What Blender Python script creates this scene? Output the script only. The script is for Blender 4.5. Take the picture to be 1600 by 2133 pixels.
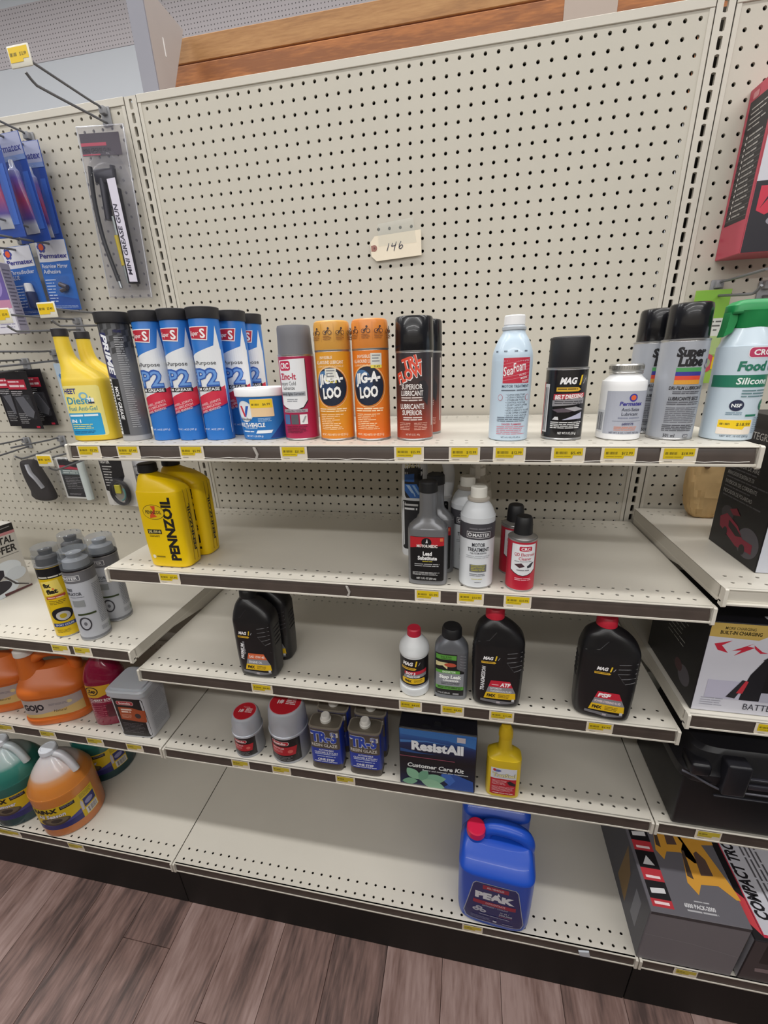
import bpy, bmesh, math, random
from mathutils import Matrix, Vector

random.seed(7)
for _o in list(bpy.data.objects):
    bpy.data.objects.remove(_o)
scn = bpy.context.scene
COL = scn.collection
I = 0.0254                      # everything below is laid out in inches
FLOOR = -82.5                   # floor height in the layout (0 = first slot of the uprights)

# ------------------------------------------------------------------ camera
CAMP = Vector((30.9873, -44.9719, -21.1023))
YAW, PIT, ROL, FPX = 0.199951, -0.377688, 0.042824, 888.7
RC3 = Matrix.Rotation(YAW, 3, 'Z') @ Matrix.Rotation(PIT, 3, 'X') @ Matrix.Rotation(ROL, 3, 'Y')

def P(x, y, z):
    return Vector((x * I, y * I, (z - FLOOR) * I))

cam_d = bpy.data.cameras.new('camera'); cam = bpy.data.objects.new('camera', cam_d); COL.objects.link(cam)
cam_d.sensor_fit = 'HORIZONTAL'; cam_d.sensor_width = 36.0; cam_d.lens = FPX / 1600 * 36.0
cam_d.clip_start = 0.02; cam_d.clip_end = 100
_rt, _fw, _up = RC3.col[0], RC3.col[1], RC3.col[2]
_m = Matrix((( _rt.x, _up.x, -_fw.x), (_rt.y, _up.y, -_fw.y), (_rt.z, _up.z, -_fw.z))).to_4x4()
_m.translation = P(*CAMP); cam.matrix_world = _m
scn.camera = cam

# ------------------------------------------------------------------ world, lamps, exposure
w = bpy.data.worlds.new('world'); scn.world = w; w.use_nodes = True
w.node_tree.nodes['Background'].inputs[0].default_value = (0.93, 0.96, 1.0, 1)
w.node_tree.nodes['Background'].inputs[1].default_value = 0.12
scn.view_settings.view_transform = 'Standard'; scn.view_settings.look = 'None'
scn.view_settings.gamma = 1.0; scn.view_settings.use_curve_mapping = False
scn.view_settings.exposure = 0.07

def strip_lamp(name, x, y, length, watts, width=6):
    d = bpy.data.lights.new(name, 'AREA'); d.shape = 'RECTANGLE'
    d.size = length * I; d.size_y = width * I; d.energy = watts; d.color = (1.0, 0.985, 0.96)
    o = bpy.data.objects.new(name, d); COL.objects.link(o); o.location = P(x, y, 60)
    return o
for _y, _w in ((-31, 74), (-112, 98), (-194, 128), (-276, 130), (-358, 130)):
    strip_lamp('ceiling_strip_lamp', 16, _y, 320, _w)
strip_lamp('ceiling_strip_lamp', -20, 12, 320, 70)

# ------------------------------------------------------------------ photo pixel -> direction (a plane gives the distance)
def ray(u, v):
    return RC3 @ Vector(((u - 800) / FPX, 1, -(v - 1066.5) / FPX))
def onY(u, v, y):
    d = ray(u, v); return CAMP + d * ((y - CAMP.y) / d.y)

# ------------------------------------------------------------------ materials
MATS = {}
def lin(h):
    h = h.lstrip('#'); out = []
    for i in (0, 2, 4):
        c = int(h[i:i + 2], 16) / 255
        out.append(c / 12.92 if c <= 0.04045 else ((c + 0.055) / 1.055) ** 2.4)
    return (*out, 1)
def M(h, rough=0.45, metal=0.0, alpha=1.0, trans=0.0, coat=0.0, sss=0.0, spec=0.5):
    k = (h, rough, metal, alpha, trans, coat, sss, spec)
    if k in MATS: return MATS[k]
    m = bpy.data.materials.new('surface_' + h.lstrip('#')); m.use_nodes = True
    b = m.node_tree.nodes['Principled BSDF']
    b.inputs['Base Color'].default_value = lin(h); b.inputs['Roughness'].default_value = rough
    b.inputs['Metallic'].default_value = metal; b.inputs['Alpha'].default_value = alpha
    b.inputs['Transmission Weight'].default_value = trans; b.inputs['Coat Weight'].default_value = coat
    b.inputs['Specular IOR Level'].default_value = spec
    if sss:
        b.inputs['Subsurface Weight'].default_value = sss; b.inputs['Subsurface Scale'].default_value = 0.01
    MATS[k] = m; return m

def nodes_of(m):
    return m.node_tree.nodes, m.node_tree.links, m.node_tree.nodes['Principled BSDF']
def noisy(name, h, amt=0.06, scale=3.0, rough=0.45, stretch=(1, 1, 1), bump=0.0, fine=90.0, metal=0.0):
    """painted surface with faint mottling and fine relief"""
    m = bpy.data.materials.new(name); m.use_nodes = True; N, L, b = nodes_of(m)
    tc = N.new('ShaderNodeTexCoord'); mp = N.new('ShaderNodeMapping'); mp.inputs['Scale'].default_value = stretch
    nz = N.new('ShaderNodeTexNoise'); nz.inputs['Scale'].default_value = scale; nz.inputs['Detail'].default_value = 4
    L.new(tc.outputs['Object'], mp.inputs[0]); L.new(mp.outputs[0], nz.inputs['Vector'])
    cr = N.new('ShaderNodeValToRGB'); c = lin(h)
    cr.color_ramp.elements[0].color = tuple(x * (1 - amt) for x in c[:3]) + (1,)
    cr.color_ramp.elements[1].color = tuple(min(1, x * (1 + amt)) for x in c[:3]) + (1,)
    cr.color_ramp.elements[0].position = 0.3; cr.color_ramp.elements[1].position = 0.7
    L.new(nz.outputs[0], cr.inputs[0]); L.new(cr.outputs[0], b.inputs['Base Color'])
    b.inputs['Roughness'].default_value = rough; b.inputs['Metallic'].default_value = metal
    if bump:
        n2 = N.new('ShaderNodeTexNoise'); n2.inputs['Scale'].default_value = fine
        bp = N.new('ShaderNodeBump'); bp.inputs['Strength'].default_value = bump; bp.inputs['Distance'].default_value = 0.0006
        L.new(tc.outputs['Object'], n2.inputs['Vector']); L.new(n2.outputs[0], bp.inputs['Height']); L.new(bp.outputs[0], b.inputs['Normal'])
    return m
def grad(name, stops, rough=0.35, axis='Z', coat=0.0, sss=0.0):
    """printed colour that runs along the object's own height: stops = [(0..1, hex)]"""
    m = bpy.data.materials.new(name); m.use_nodes = True; N, L, b = nodes_of(m)
    tc = N.new('ShaderNodeTexCoord'); sp = N.new('ShaderNodeSeparateXYZ'); cr = N.new('ShaderNodeValToRGB')
    L.new(tc.outputs['Generated'], sp.inputs[0]); L.new(sp.outputs[axis], cr.inputs[0]); L.new(cr.outputs[0], b.inputs['Base Color'])
    e = cr.color_ramp.elements
    while len(e) < len(stops): e.new(0.5)
    for k, (p, h) in enumerate(stops): e[k].position = p; e[k].color = lin(h)
    b.inputs['Roughness'].default_value = rough; b.inputs['Coat Weight'].default_value = coat
    if sss:
        b.inputs['Subsurface Weight'].default_value = sss; b.inputs['Subsurface Scale'].default_value = 0.02
    return m

# ------------------------------------------------------------------ geometry (inches, local frame: base centre, front = -y)
def merge(*gs):
    V, F = [], []
    for v, f in gs:
        o = len(V); V += list(v); F += [tuple(i + o for i in q) for q in f]
    return V, F
def shift(g, dx=0, dy=0, dz=0):
    return [(x + dx, y + dy, z + dz) for x, y, z in g[0]], g[1]
def xform(g, m):
    return [tuple(m @ Vector(v)) for v in g[0]], g[1]
def sec_at(secs, z):
    s0 = secs[0]
    for s in secs:
        if s[0] >= z:
            if s[0] - s0[0] < 1e-9: return s[1:]
            k = (z - s0[0]) / (s[0] - s0[0]); k = max(0, min(1, k))
            return tuple(a + (b - a) * k for a, b in zip(s0[1:], s[1:]))
        s0 = s
    return secs[-1][1:]
def norm_secs(secs):
    out = []
    for s in secs:
        s = tuple(s)
        if len(s) == 2: s = (s[0], s[1], s[1], 2.0, 0, 0)
        elif len(s) == 4: s = s + (0, 0)
        elif len(s) == 5: s = s + (0,)
        out.append(s)
    return out
def smooth_secs(secs, k=3):
    """Catmull-Rom through the sections"""
    secs = norm_secs(secs); out = []
    for i in range(len(secs) - 1):
        p0 = secs[max(0, i - 1)]; p1 = secs[i]; p2 = secs[i + 1]; p3 = secs[min(len(secs) - 1, i + 2)]
        for j in range(k):
            t = j / k
            row = []
            for c in range(6):
                a, b, cc, d = p0[c], p1[c], p2[c], p3[c]
                val = 0.5 * (2 * b + (cc - a) * t + (2 * a - 5 * b + 4 * cc - d) * t * t + (3 * b - a - 3 * cc + d) * t ** 3)
                if c in (0, 1, 2): val = max(min(b, cc), min(max(b, cc), val))
                row.append(val)
            out.append(tuple(row))
    out.append(secs[-1]); return out
def loft(secs, n=40):
    secs = norm_secs(secs); V, F = [], []
    for z, a, b, e, cx, cy in secs:
        for i in range(n):
            t = 2 * math.pi * i / n; c, s = math.cos(t), math.sin(t)
            V.append((cx + a * math.copysign(abs(c) ** (2 / e), c), cy + b * math.copysign(abs(s) ** (2 / e), s), z))
    for k in range(len(secs) - 1):
        for i in range(n):
            j = (i + 1) % n
            F.append((k * n + i, k * n + j, (k + 1) * n + j, (k + 1) * n + i))
    F.append(tuple(range(n - 1, -1, -1))); F.append(tuple((len(secs) - 1) * n + i for i in range(n)))
    return V, F
def can_secs(r, h, rim=0.07):
    return [(0, r * .96), (rim * .5, r + .02), (rim, r + .02), (rim + .06, r), (h - .06, r)] 
def box(x0, x1, y0, y1, z0, z1):
    V = [(x0, y0, z0), (x1, y0, z0), (x1, y1, z0), (x0, y1, z0), (x0, y0, z1), (x1, y0, z1), (x1, y1, z1), (x0, y1, z1)]
    return V, [(0, 3, 2, 1), (4, 5, 6, 7), (0, 1, 5, 4), (1, 2, 6, 5), (2, 3, 7, 6), (3, 0, 4, 7)]
def bbox(x0, x1, y0, y1, z0, z1, bev=0.05, seg=2):
    bm = bmesh.new(); v, f = box(x0, x1, y0, y1, z0, z1)
    vs = [bm.verts.new(c) for c in v]
    for q in f: bm.faces.new([vs[i] for i in q])
    bmesh.ops.bevel(bm, geom=list(bm.edges), offset=bev, segments=seg, profile=0.5, affect='EDGES')
    bm.verts.index_update()
    g = [tuple(v.co) for v in bm.verts], [tuple(v.index for v in q.verts) for q in bm.faces]
    bm.free(); return g
def prism(poly, a0, a1, axis='y'):
    """closed 2-D outline pushed along an axis: axis y -> outline (x,z), x -> (y,z), z -> (x,y)"""
    def pt(p, a):
        return (p[0], a, p[1]) if axis == 'y' else (a, p[0], p[1]) if axis == 'x' else (p[0], p[1], a)
    n = len(poly); V = [pt(p, a0) for p in poly] + [pt(p, a1) for p in poly]
    F = [tuple(range(n)), tuple(range(2 * n - 1, n - 1, -1))]
    F += [(i, i + n, (i + 1) % n + n, (i + 1) % n) for i in range(n)]
    return V, F
def tube(path, r, n=10, flat=1.0):
    V, F = [], []; path = [Vector(p) for p in path]; m = len(path)
    rr = r if isinstance(r, (list, tuple)) else [r] * m
    up = None
    for i, p in enumerate(path):
        t = (path[min(i + 1, m - 1)] - path[max(i - 1, 0)]).normalized()
        if up is None: up = Vector((0, 0, 1)) if abs(t.z) < .9 else Vector((0, 1, 0))
        a = t.cross(up).normalized(); b = a.cross(t).normalized(); up = b
        for k in range(n):
            q = 2 * math.pi * k / n
            V.append(tuple(p + a * math.cos(q) * rr[i] * flat + b * math.sin(q) * rr[i]))
    for i in range(m - 1):
        for k in range(n):
            j = (k + 1) % n; F.append((i * n + k, i * n + j, (i + 1) * n + j, (i + 1) * n + k))
    F.append(tuple(range(n))); F.append(tuple((m - 1) * n + k for k in range(n - 1, -1, -1)))
    return V, F
def curve_pts(pts, k=6):
    pts = [Vector(p) for p in pts]; out = []
    for i in range(len(pts) - 1):
        a, b, c, d = pts[max(0, i - 1)], pts[i], pts[i + 1], pts[min(len(pts) - 1, i + 2)]
        for j in range(k):
            t = j / k
            out.append(.5 * (2 * b + (c - a) * t + (2 * a - 5 * b + 4 * c - d) * t * t + (3 * b - a - 3 * c + d) * t ** 3))
    out.append(pts[-1]); return out

def link(o, parent=None):
    COL.objects.link(o)
    if parent is not None: o.parent = parent
    return o
def mesh_of(name, g, mat, ang=35, fix=True):
    me = bpy.data.meshes.new(name)
    me.from_pydata([(x * I, y * I, z * I) for x, y, z in g[0]], [], g[1])
    for m in (mat if isinstance(mat, (list, tuple)) else [mat]): me.materials.append(m)
    if fix:
        bm = bmesh.new(); bm.from_mesh(me); bmesh.ops.recalc_face_normals(bm, faces=bm.faces); bm.to_mesh(me); bm.free()
    if ang is not None:
        me.shade_smooth(); me.set_sharp_from_angle(angle=math.radians(ang))
    return me
def mk(name, g, mat, parent=None, ang=35, fix=True):
    return link(bpy.data.objects.new(name, mesh_of(name, g, mat, ang, fix)), parent)
def tag(o, label, cat, group=None, kind=None):
    if label: o['label'] = label
    if cat: o['category'] = cat
    if group: o['group'] = group
    if kind: o['kind'] = kind
    return o
def thing(name, label, cat, mtx=None, group=None):
    o = bpy.data.objects.new(name, None); o.empty_display_size = 0.02; link(o)
    if mtx is not None: o.matrix_world = mtx
    return tag(o, label, cat, group)
def dup(root, label, mtx, group=None):
    def cp(o, par):
        c = o.copy(); COL.objects.link(c); c.parent = par
        for ch in o.children: cp(ch, c)
        return c
    r = cp(root, None); r['label'] = label; r.matrix_world = mtx
    if group: r['group'] = group
    return r

# ------------------------------------------------------------------ printed labels: shapes and lettering laid on a surface
FONTCACHE = {}
def text_mesh(s, bold, shear):
    k = (s, bold, shear)
    if k in FONTCACHE: return FONTCACHE[k]
    cu = bpy.data.curves.new('lettering_source', 'FONT'); cu.body = s; cu.size = 1.0; cu.resolution_u = 2
    cu.offset = bold; cu.shear = shear
    ob = bpy.data.objects.new('lettering_source', cu)
    me = bpy.data.meshes.new_from_object(ob)
    V = [(v.co.x, v.co.y) for v in me.vertices]; F = [tuple(p.vertices) for p in me.polygons]
    bpy.data.objects.remove(ob); bpy.data.curves.remove(cu); bpy.data.meshes.remove(me)
    FONTCACHE[k] = (V, F); return FONTCACHE[k]
CAP = 0.70
class Surf:
    """where a label lies: cyl = wrapped round a turned body, front = pressed on a body's front, plane = flat face"""
    def __init__(s, secs=None, mode='cyl', O=None, U=None, V=None):
        s.mode = mode; s.secs = norm_secs(secs) if secs else None
        if mode == 'plane':
            s.O, s.U, s.V = Vector(O), Vector(U).normalized(), Vector(V).normalized(); s.N = s.U.cross(s.V)
    def __call__(s, u, t, o):
        if s.mode == 'plane': return tuple(s.O + s.U * u + s.V * t + s.N * o)
        a, b, e, cx, cy = sec_at(s.secs, t)
        if s.mode == 'cyl':
            th = u / a; return (cx + (a + o) * math.sin(th), cy - (b + o) * math.cos(th), t)
        q = max(-.985, min(.985, u / a))
        return (cx + u, cy - b * (1 - abs(q) ** e) ** (1 / e) - o, t)
class Label:
    def __init__(s, surf, step=None, base=0.006):
        s.surf = surf; s.V = []; s.F = []; s.mi = []; s.mats = []; s.k = 0; s.base = base
        s.step = step if step else (None if surf.mode == 'plane' else 0.16)
    def _mat(s, c):
        m = c if isinstance(c, bpy.types.Material) else M(c, 0.42)
        if m not in s.mats: s.mats.append(m)
        return s.mats.index(m)
    def _add(s, V, F, c, layer):
        mi = s._mat(c); o = s.base + 0.0035 * layer
        if s.step:
            bm = bmesh.new(); vs = [bm.verts.new((x, y, 0)) for x, y in V]
            for f in F:
                try: bm.faces.new([vs[i] for i in f])
                except ValueError: pass
            for ax in (0, 1):
                lo = min(p[ax] for p in V); hi = max(p[ax] for p in V); st = s.step if ax == 0 else s.step * 3
                x = math.floor(lo / st) * st + st
                while x < hi - 1e-4:
                    bmesh.ops.bisect_plane(bm, geom=bm.verts[:] + bm.edges[:] + bm.faces[:], plane_co=(x, 0, 0) if ax == 0 else (0, x, 0), plane_no=(1, 0, 0) if ax == 0 else (0, 1, 0), dist=1e-5)
                    x += st
            bm.verts.index_update()
            V = [(v.co.x, v.co.y) for v in bm.verts]; F = [tuple(v.index for v in f.verts) for f in bm.faces]; bm.free()
        b0 = len(s.V); s.V += [s.surf(x, y, o) for x, y in V]
        s.F += [tuple(i + b0 for i in f) for f in F]; s.mi += [mi] * len(F)
    def poly(s, pts, c):
        s.k += 1; s._add(pts, [tuple(range(len(pts)))], c, s.k); return s
    def rect(s, x0, z0, x1, z1, c): return s.poly([(x0, z0), (x1, z0), (x1, z1), (x0, z1)], c)
    def rrect(s, x0, z0, x1, z1, c, r=0.1, n=4):
        pts = []
        for cx, cz, a0 in ((x1 - r, z1 - r, 0), (x0 + r, z1 - r, 90), (x0 + r, z0 + r, 180), (x1 - r, z0 + r, 270)):
            for i in range(n + 1):
                a = math.radians(a0 + 90 * i / n); pts.append((cx + r * math.cos(a), cz + r * math.sin(a)))
        return s.poly(pts, c)
    def ell(s, cx, cz, rx, rz, c, n=28):
        return s.poly([(cx + rx * math.cos(2 * math.pi * i / n), cz + rz * math.sin(2 * math.pi * i / n)) for i in range(n)], c)
    def text(s, t, x, z, h, c, w=None, al='C', bold=0.012, shear=0.0, rot=0.0, up=0):
        """h = capital height, w = printed width to fit, z = base line, rot in degrees about the anchor"""
        V, F = text_mesh(t, bold, shear)
        if not V: return s
        x0 = min(p[0] for p in V); x1 = max(p[0] for p in V); k = h / CAP; kx = w / (x1 - x0) if w else k
        ox = {'C': (x0 + x1) / 2, 'L': x0, 'R': x1}[al]
        ca, sa = math.cos(math.radians(rot)), math.sin(math.radians(rot)); Q = []
        for px, py in V:
            a, b = (px - ox) * kx, py * k
            Q.append((x + a * ca - b * sa, z + a * sa + b * ca))
        s._add(Q, F, c, s.k + 1 + up); return s
    def lines(s, x0, z0, x1, z1, n, c, fill=0.42, rag=0.25, seed=1):
        """rows of print too small to read: dashes of word length"""
        rnd = random.Random(seed); dz = (z1 - z0) / n; V, F = [], []
        for i in range(n):
            zt = z1 - i * dz; xe = x1 - (x1 - x0) * rag * rnd.random(); x = x0
            while x < xe - 0.02:
                ww = min(dz * rnd.uniform(1.6, 5), xe - x); b = len(V)
                V += [(x, zt - dz * fill), (x + ww, zt - dz * fill), (x + ww, zt), (x, zt)]; F.append((b, b + 1, b + 2, b + 3)); x += ww + dz * .35
        st = s.step; s.step = None if s.surf.mode == 'plane' else s.step
        s._add(V, F, c, s.k + 1); s.step = st; return s
    def bars(s, x0, z0, x1, z1, n, c, seed=2):
        rnd = random.Random(seed); V, F = [], []; x = x0; d = (x1 - x0) / n
        while x < x1:
            ww = d * rnd.uniform(.25, .8); b = len(V); V += [(x, z0), (x + ww, z0), (x + ww, z1), (x, z1)]; F.append((b, b + 1, b + 2, b + 3)); x += d
        s._add(V, F, c, s.k + 1); return s
    def make(s, parent, name='label'):
        me = bpy.data.meshes.new(name); me.from_pydata([(x * I, y * I, z * I) for x, y, z in s.V], [], s.F)
        for m in s.mats: me.materials.append(m)
        me.polygons.foreach_set('material_index', s.mi)
        o = link(bpy.data.objects.new(name, me), parent); return o

# ------------------------------------------------------------------ shelves as planes (front edge y, height at the front edge, fall to the back)
SHELF = dict(S1=(-27.55, .045), S2=(-38.6, .045), S3=(-49.85, .045), S4=(-60.5, .03), DK=(-74.5, 0.0),
             LA=(-47.7, .045), LB=(-60.45, .03), RA=(-37.1, .045), RB=(-48.1, .045), RC=(-60.5, .03))
YF = -16.95
def sz(s, y): zf, k = SHELF[s]; return zf - k * (y - YF)
def on(s, x, y, yaw=0.0, lift=0.004):
    """stands on shelf s at x, y (centre of the base), square to the shelf, turned by yaw degrees"""
    return Matrix.Translation(P(x, y, sz(s, y) + lift)) @ Matrix.Rotation(-math.atan(SHELF[s][1]), 4, 'X') @ Matrix.Rotation(math.radians(yaw), 4, 'Z')

# ================================================================== the setting
BEIGE = noisy('beige_enamel', 'cbc6bb', 0.03, 2.0, 0.42, bump=0.10, fine=400)
BEIGE2 = noisy('beige_shelf_enamel', 'd6d1c6', 0.04, 3.0, 0.40, bump=0.08, fine=500)
PEG = noisy('beige_pegboard', 'c3beb2', 0.03, 2.2, 0.5, bump=0.12, fine=350)
INSERT = noisy('dark_channel_strip', '4a403b', 0.12, 25, 0.38, stretch=(1, 1, 1))
CAVITY_SHADE = M('3a352f', 0.9)  # dark tone painted in for the shade behind the holes and slots

def wood_mat(name, dark, mid, light, axis_stretch, sc=1.0, seam=True):
    m = bpy.data.materials.new(name); m.use_nodes = True; N, L, b = nodes_of(m)
    tc = N.new('ShaderNodeTexCoord'); oi = N.new('ShaderNodeObjectInfo')
    add = N.new('ShaderNodeVectorMath'); add.operation = 'ADD'
    mul = N.new('ShaderNodeVectorMath'); mul.operation = 'SCALE'; mul.inputs['Scale'].default_value = 9.0
    cmb = N.new('ShaderNodeCombineXYZ')
    for i in range(3): L.new(oi.outputs['Random'], cmb.inputs[i])
    L.new(cmb.outputs[0], mul.inputs[0]); L.new(tc.outputs['Object'], add.inputs[0]); L.new(mul.outputs[0], add.inputs[1])
    mp = N.new('ShaderNodeMapping'); mp.inputs['Scale'].default_value = axis_stretch; L.new(add.outputs[0], mp.inputs[0])
    n1 = N.new('ShaderNodeTexNoise'); n1.inputs['Scale'].default_value = 7 * sc; n1.inputs['Detail'].default_value = 9; n1.inputs['Distortion'].default_value = 0.6
    n2 = N.new('ShaderNodeTexNoise'); n2.inputs['Scale'].default_value = 55 * sc; n2.inputs['Detail'].default_value = 6
    L.new(mp.outputs[0], n1.inputs['Vector']); L.new(mp.outputs[0], n2.inputs['Vector'])
    mx = N.new('ShaderNodeMix'); mx.data_type = 'FLOAT'; mx.inputs[0].default_value = 0.38
    L.new(n1.outputs[0], mx.inputs[2]); L.new(n2.outputs[0], mx.inputs[3])
    ra = N.new('ShaderNodeMath'); ra.operation = 'MULTIPLY_ADD'; ra.inputs[1].default_value = 0.16; ra.inputs[2].default_value = -0.08
    L.new(oi.outputs['Random'], ra.inputs[0])
    ad = N.new('ShaderNodeMath'); ad.operation = 'ADD'; L.new(mx.outputs[0], ad.inputs[0]); L.new(ra.outputs[0], ad.inputs[1])
    cr = N.new('ShaderNodeValToRGB'); e = cr.color_ramp.elements; e.new(0.5)
    for k, (p, h) in enumerate(((0.34, dark), (0.5, mid), (0.66, light))): e[k].position = p; e[k].color = lin(h)
    L.new(ad.outputs[0], cr.inputs[0]); L.new(cr.outputs[0], b.inputs['Base Color'])
    bp = N.new('ShaderNodeBump'); bp.inputs['Strength'].default_value = 0.25; bp.inputs['Distance'].default_value = 0.001
    L.new(n2.outputs[0], bp.inputs['Height']); L.new(bp.outputs[0], b.inputs['Normal']); b.inputs['Roughness'].default_value = 0.5
    return m
PLANK = wood_mat('floor_plank_wood', '45332f', '7a5f58', '99807a', (2.2, 0.3, 1), 1.0)
PINE = wood_mat('varnished_pine', '8e5428', 'b26e36', 'c88848', (0.35, 3, 3), 1.5)
PINE2 = wood_mat('varnished_pine_pale', '8c6036', 'a87846', 'b98a56', (0.35, 3, 3), 1.5)

# floor: slab with planks laid on it
floor = mk('floor', box(-170, 210, -420, 70, FLOOR - 3, FLOOR - 0.16), M('1d1614', 0.9), ang=None); floor.location = P(0, 0, 0)
tag(floor, 'dark brown wood plank floor in front of the shelving', None, kind='structure')
rnd = random.Random(3)
PW = 5.95
for i in range(-8, 14):
    x0 = -17.4 + i * PW; y = -13.0 - (0 if i % 2 else 0)
    cut = rnd.uniform(-52, -24)
    for ya, yb in ((y, cut), (cut - .03, cut - 48), (cut - 48.03, -150)):
        g = bbox(-PW / 2 + .02, PW / 2 - .02, yb, ya, -.16, 0, 0.025, 1)
        o = mk('plank', g, PLANK, floor, ang=30); o.location = (((x0 + PW / 2) * I), 0, FLOOR * I)

# far wall, its white lower part and the grey pegboard above
wall = mk('wall_back', box(-170, 210, 66, 68, FLOOR, 66), M('d4d8df', 0.7), ang=None); wall.location = P(0, 0, 0)
tag(wall, 'far white wall behind the shelving', None, kind='structure')
gp = bpy.data.materials.new('far_grey_pegboard'); gp.use_nodes = True; N, L, b = nodes_of(gp)
tc = N.new('ShaderNodeTexCoord'); sp = N.new('ShaderNodeSeparateXYZ'); L.new(tc.outputs['Object'], sp.inputs[0])
def fr(sock):
    a = N.new('ShaderNodeMath'); a.operation = 'DIVIDE'; a.inputs[1].default_value = I * .74; L.new(sock, a.inputs[0])
    f = N.new('ShaderNodeMath'); f.operation = 'FRACT'; L.new(a.outputs[0], f.inputs[0])
    s_ = N.new('ShaderNodeMath'); s_.operation = 'SUBTRACT'; s_.inputs[1].default_value = .5; L.new(f.outputs[0], s_.inputs[0])
    q = N.new('ShaderNodeMath'); q.operation = 'POWER'; q.inputs[1].default_value = 2; L.new(s_.outputs[0], q.inputs[0]); return q
a = N.new('ShaderNodeMath'); a.operation = 'ADD'; L.new(fr(sp.outputs[0]).outputs[0], a.inputs[0]); L.new(fr(sp.outputs[2]).outputs[0], a.inputs[1])
lt = N.new('ShaderNodeMath'); lt.operation = 'LESS_THAN'; lt.inputs[1].default_value = .15 ** 2; L.new(a.outputs[0], lt.inputs[0])
mx = N.new('ShaderNodeMix'); mx.data_type = 'RGBA'; L.new(lt.outputs[0], mx.inputs[0]); mx.inputs[6].default_value = lin('c9c2c6'); mx.inputs[7].default_value = lin('5a5658')
L.new(mx.outputs[2], b.inputs['Base Color']); b.inputs['Roughness'].default_value = .6
mk('pegboard_face', box(-169, 209, 65.9, 66, 40.6, 50.3), gp, wall, ang=None)
mk('pegboard_face', box(-33, 209, 65.6, 65.8, 26, 50.3), gp, wall, ang=None)
ceil = mk('ceiling', box(-170, 210, -420, 70, 66, 67), noisy('white_ceiling', 'e6e6e4', .03, 1.0, .8), ang=None); ceil.location = P(0, 0, 0)
tag(ceil, 'white ceiling above the aisle', None, kind='structure')

row = mk('aisle_light_blocker', merge(box(-120, 170, -100, -97, FLOOR, 0), box(-120, 170, -97, -77, FLOOR, FLOOR + 8), *[box(-120, 170, -97, -80, z, z + 1.2) for z in (-60, -49, -38, -27)]), BEIGE, ang=None); row.location = P(0, 0, 0)  # unseen row behind the camera, added to keep low light off the lower shelves
tag(row, 'unseen beige shelving row added across the aisle to block low light', None, kind='structure')
# header boards and posts rising behind the shelving
def board(z0, z1, y0, y1, x0, x1, mat, label):
    o = mk('header_board', bbox(x0, x1, y0, y1, z0, z1, .06, 1), mat, ang=30); o.location = P(0, 0, 0)
    return tag(o, label, 'board', 'wooden header boards')
board(-3, 6.6, 9.0, 10.5, -1.8, 78, PINE, 'knotty orange pine board just above the shelving, lower of two')
board(6.85, 8.85, 9.25, 10.75, -1.8, 78, PINE2, 'paler pine board on top of the lower header board')
mk_ = thing('header_post', 'grey steel post with tapered side plate at the pale wall', 'post')
mk_.location = P(0, 0, 0)
GREY = noisy('grey_steel', '8d8d98', .04, 4, .45, metal=.0); GREYL = noisy('grey_steel_pale', 'b3aaa6', .04, 4, .5)
mk('front_face', box(-.15, 1.5, 2.45, 2.6, -4, 22), GREY, mk_, ang=None)
mk('side_plate', prism([(2.6, -4), (3.9, -4), (5.36, 3.2), (8.4, 8.5), (8.67, 9.1), (2.6, 9.5)], 1.4, 1.5, 'x'), GREYL, mk_, ang=None)
mk('slot', box(1.495, 1.52, 4.6, 4.75, 5.2, 6.6), M('f2f2f2', .5), mk_, ang=None)
o = thing('splice_plate', 'pale grey metal plate screwed across the pine header board', 'plate', Matrix.Translation(P(0, 0, 0)))
mk('plate', bbox(38.3, 42.75, 8.9, 9.02, -2, 16, .03, 1), noisy('pale_plate', 'b7a79c', .04, 4, .5), o, ang=None)
mk('screw', tube([(39.2, 8.86, 6.5), (39.2, 8.95, 6.5)], .14, 10), M('8a8480', .4, .6), o)

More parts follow.
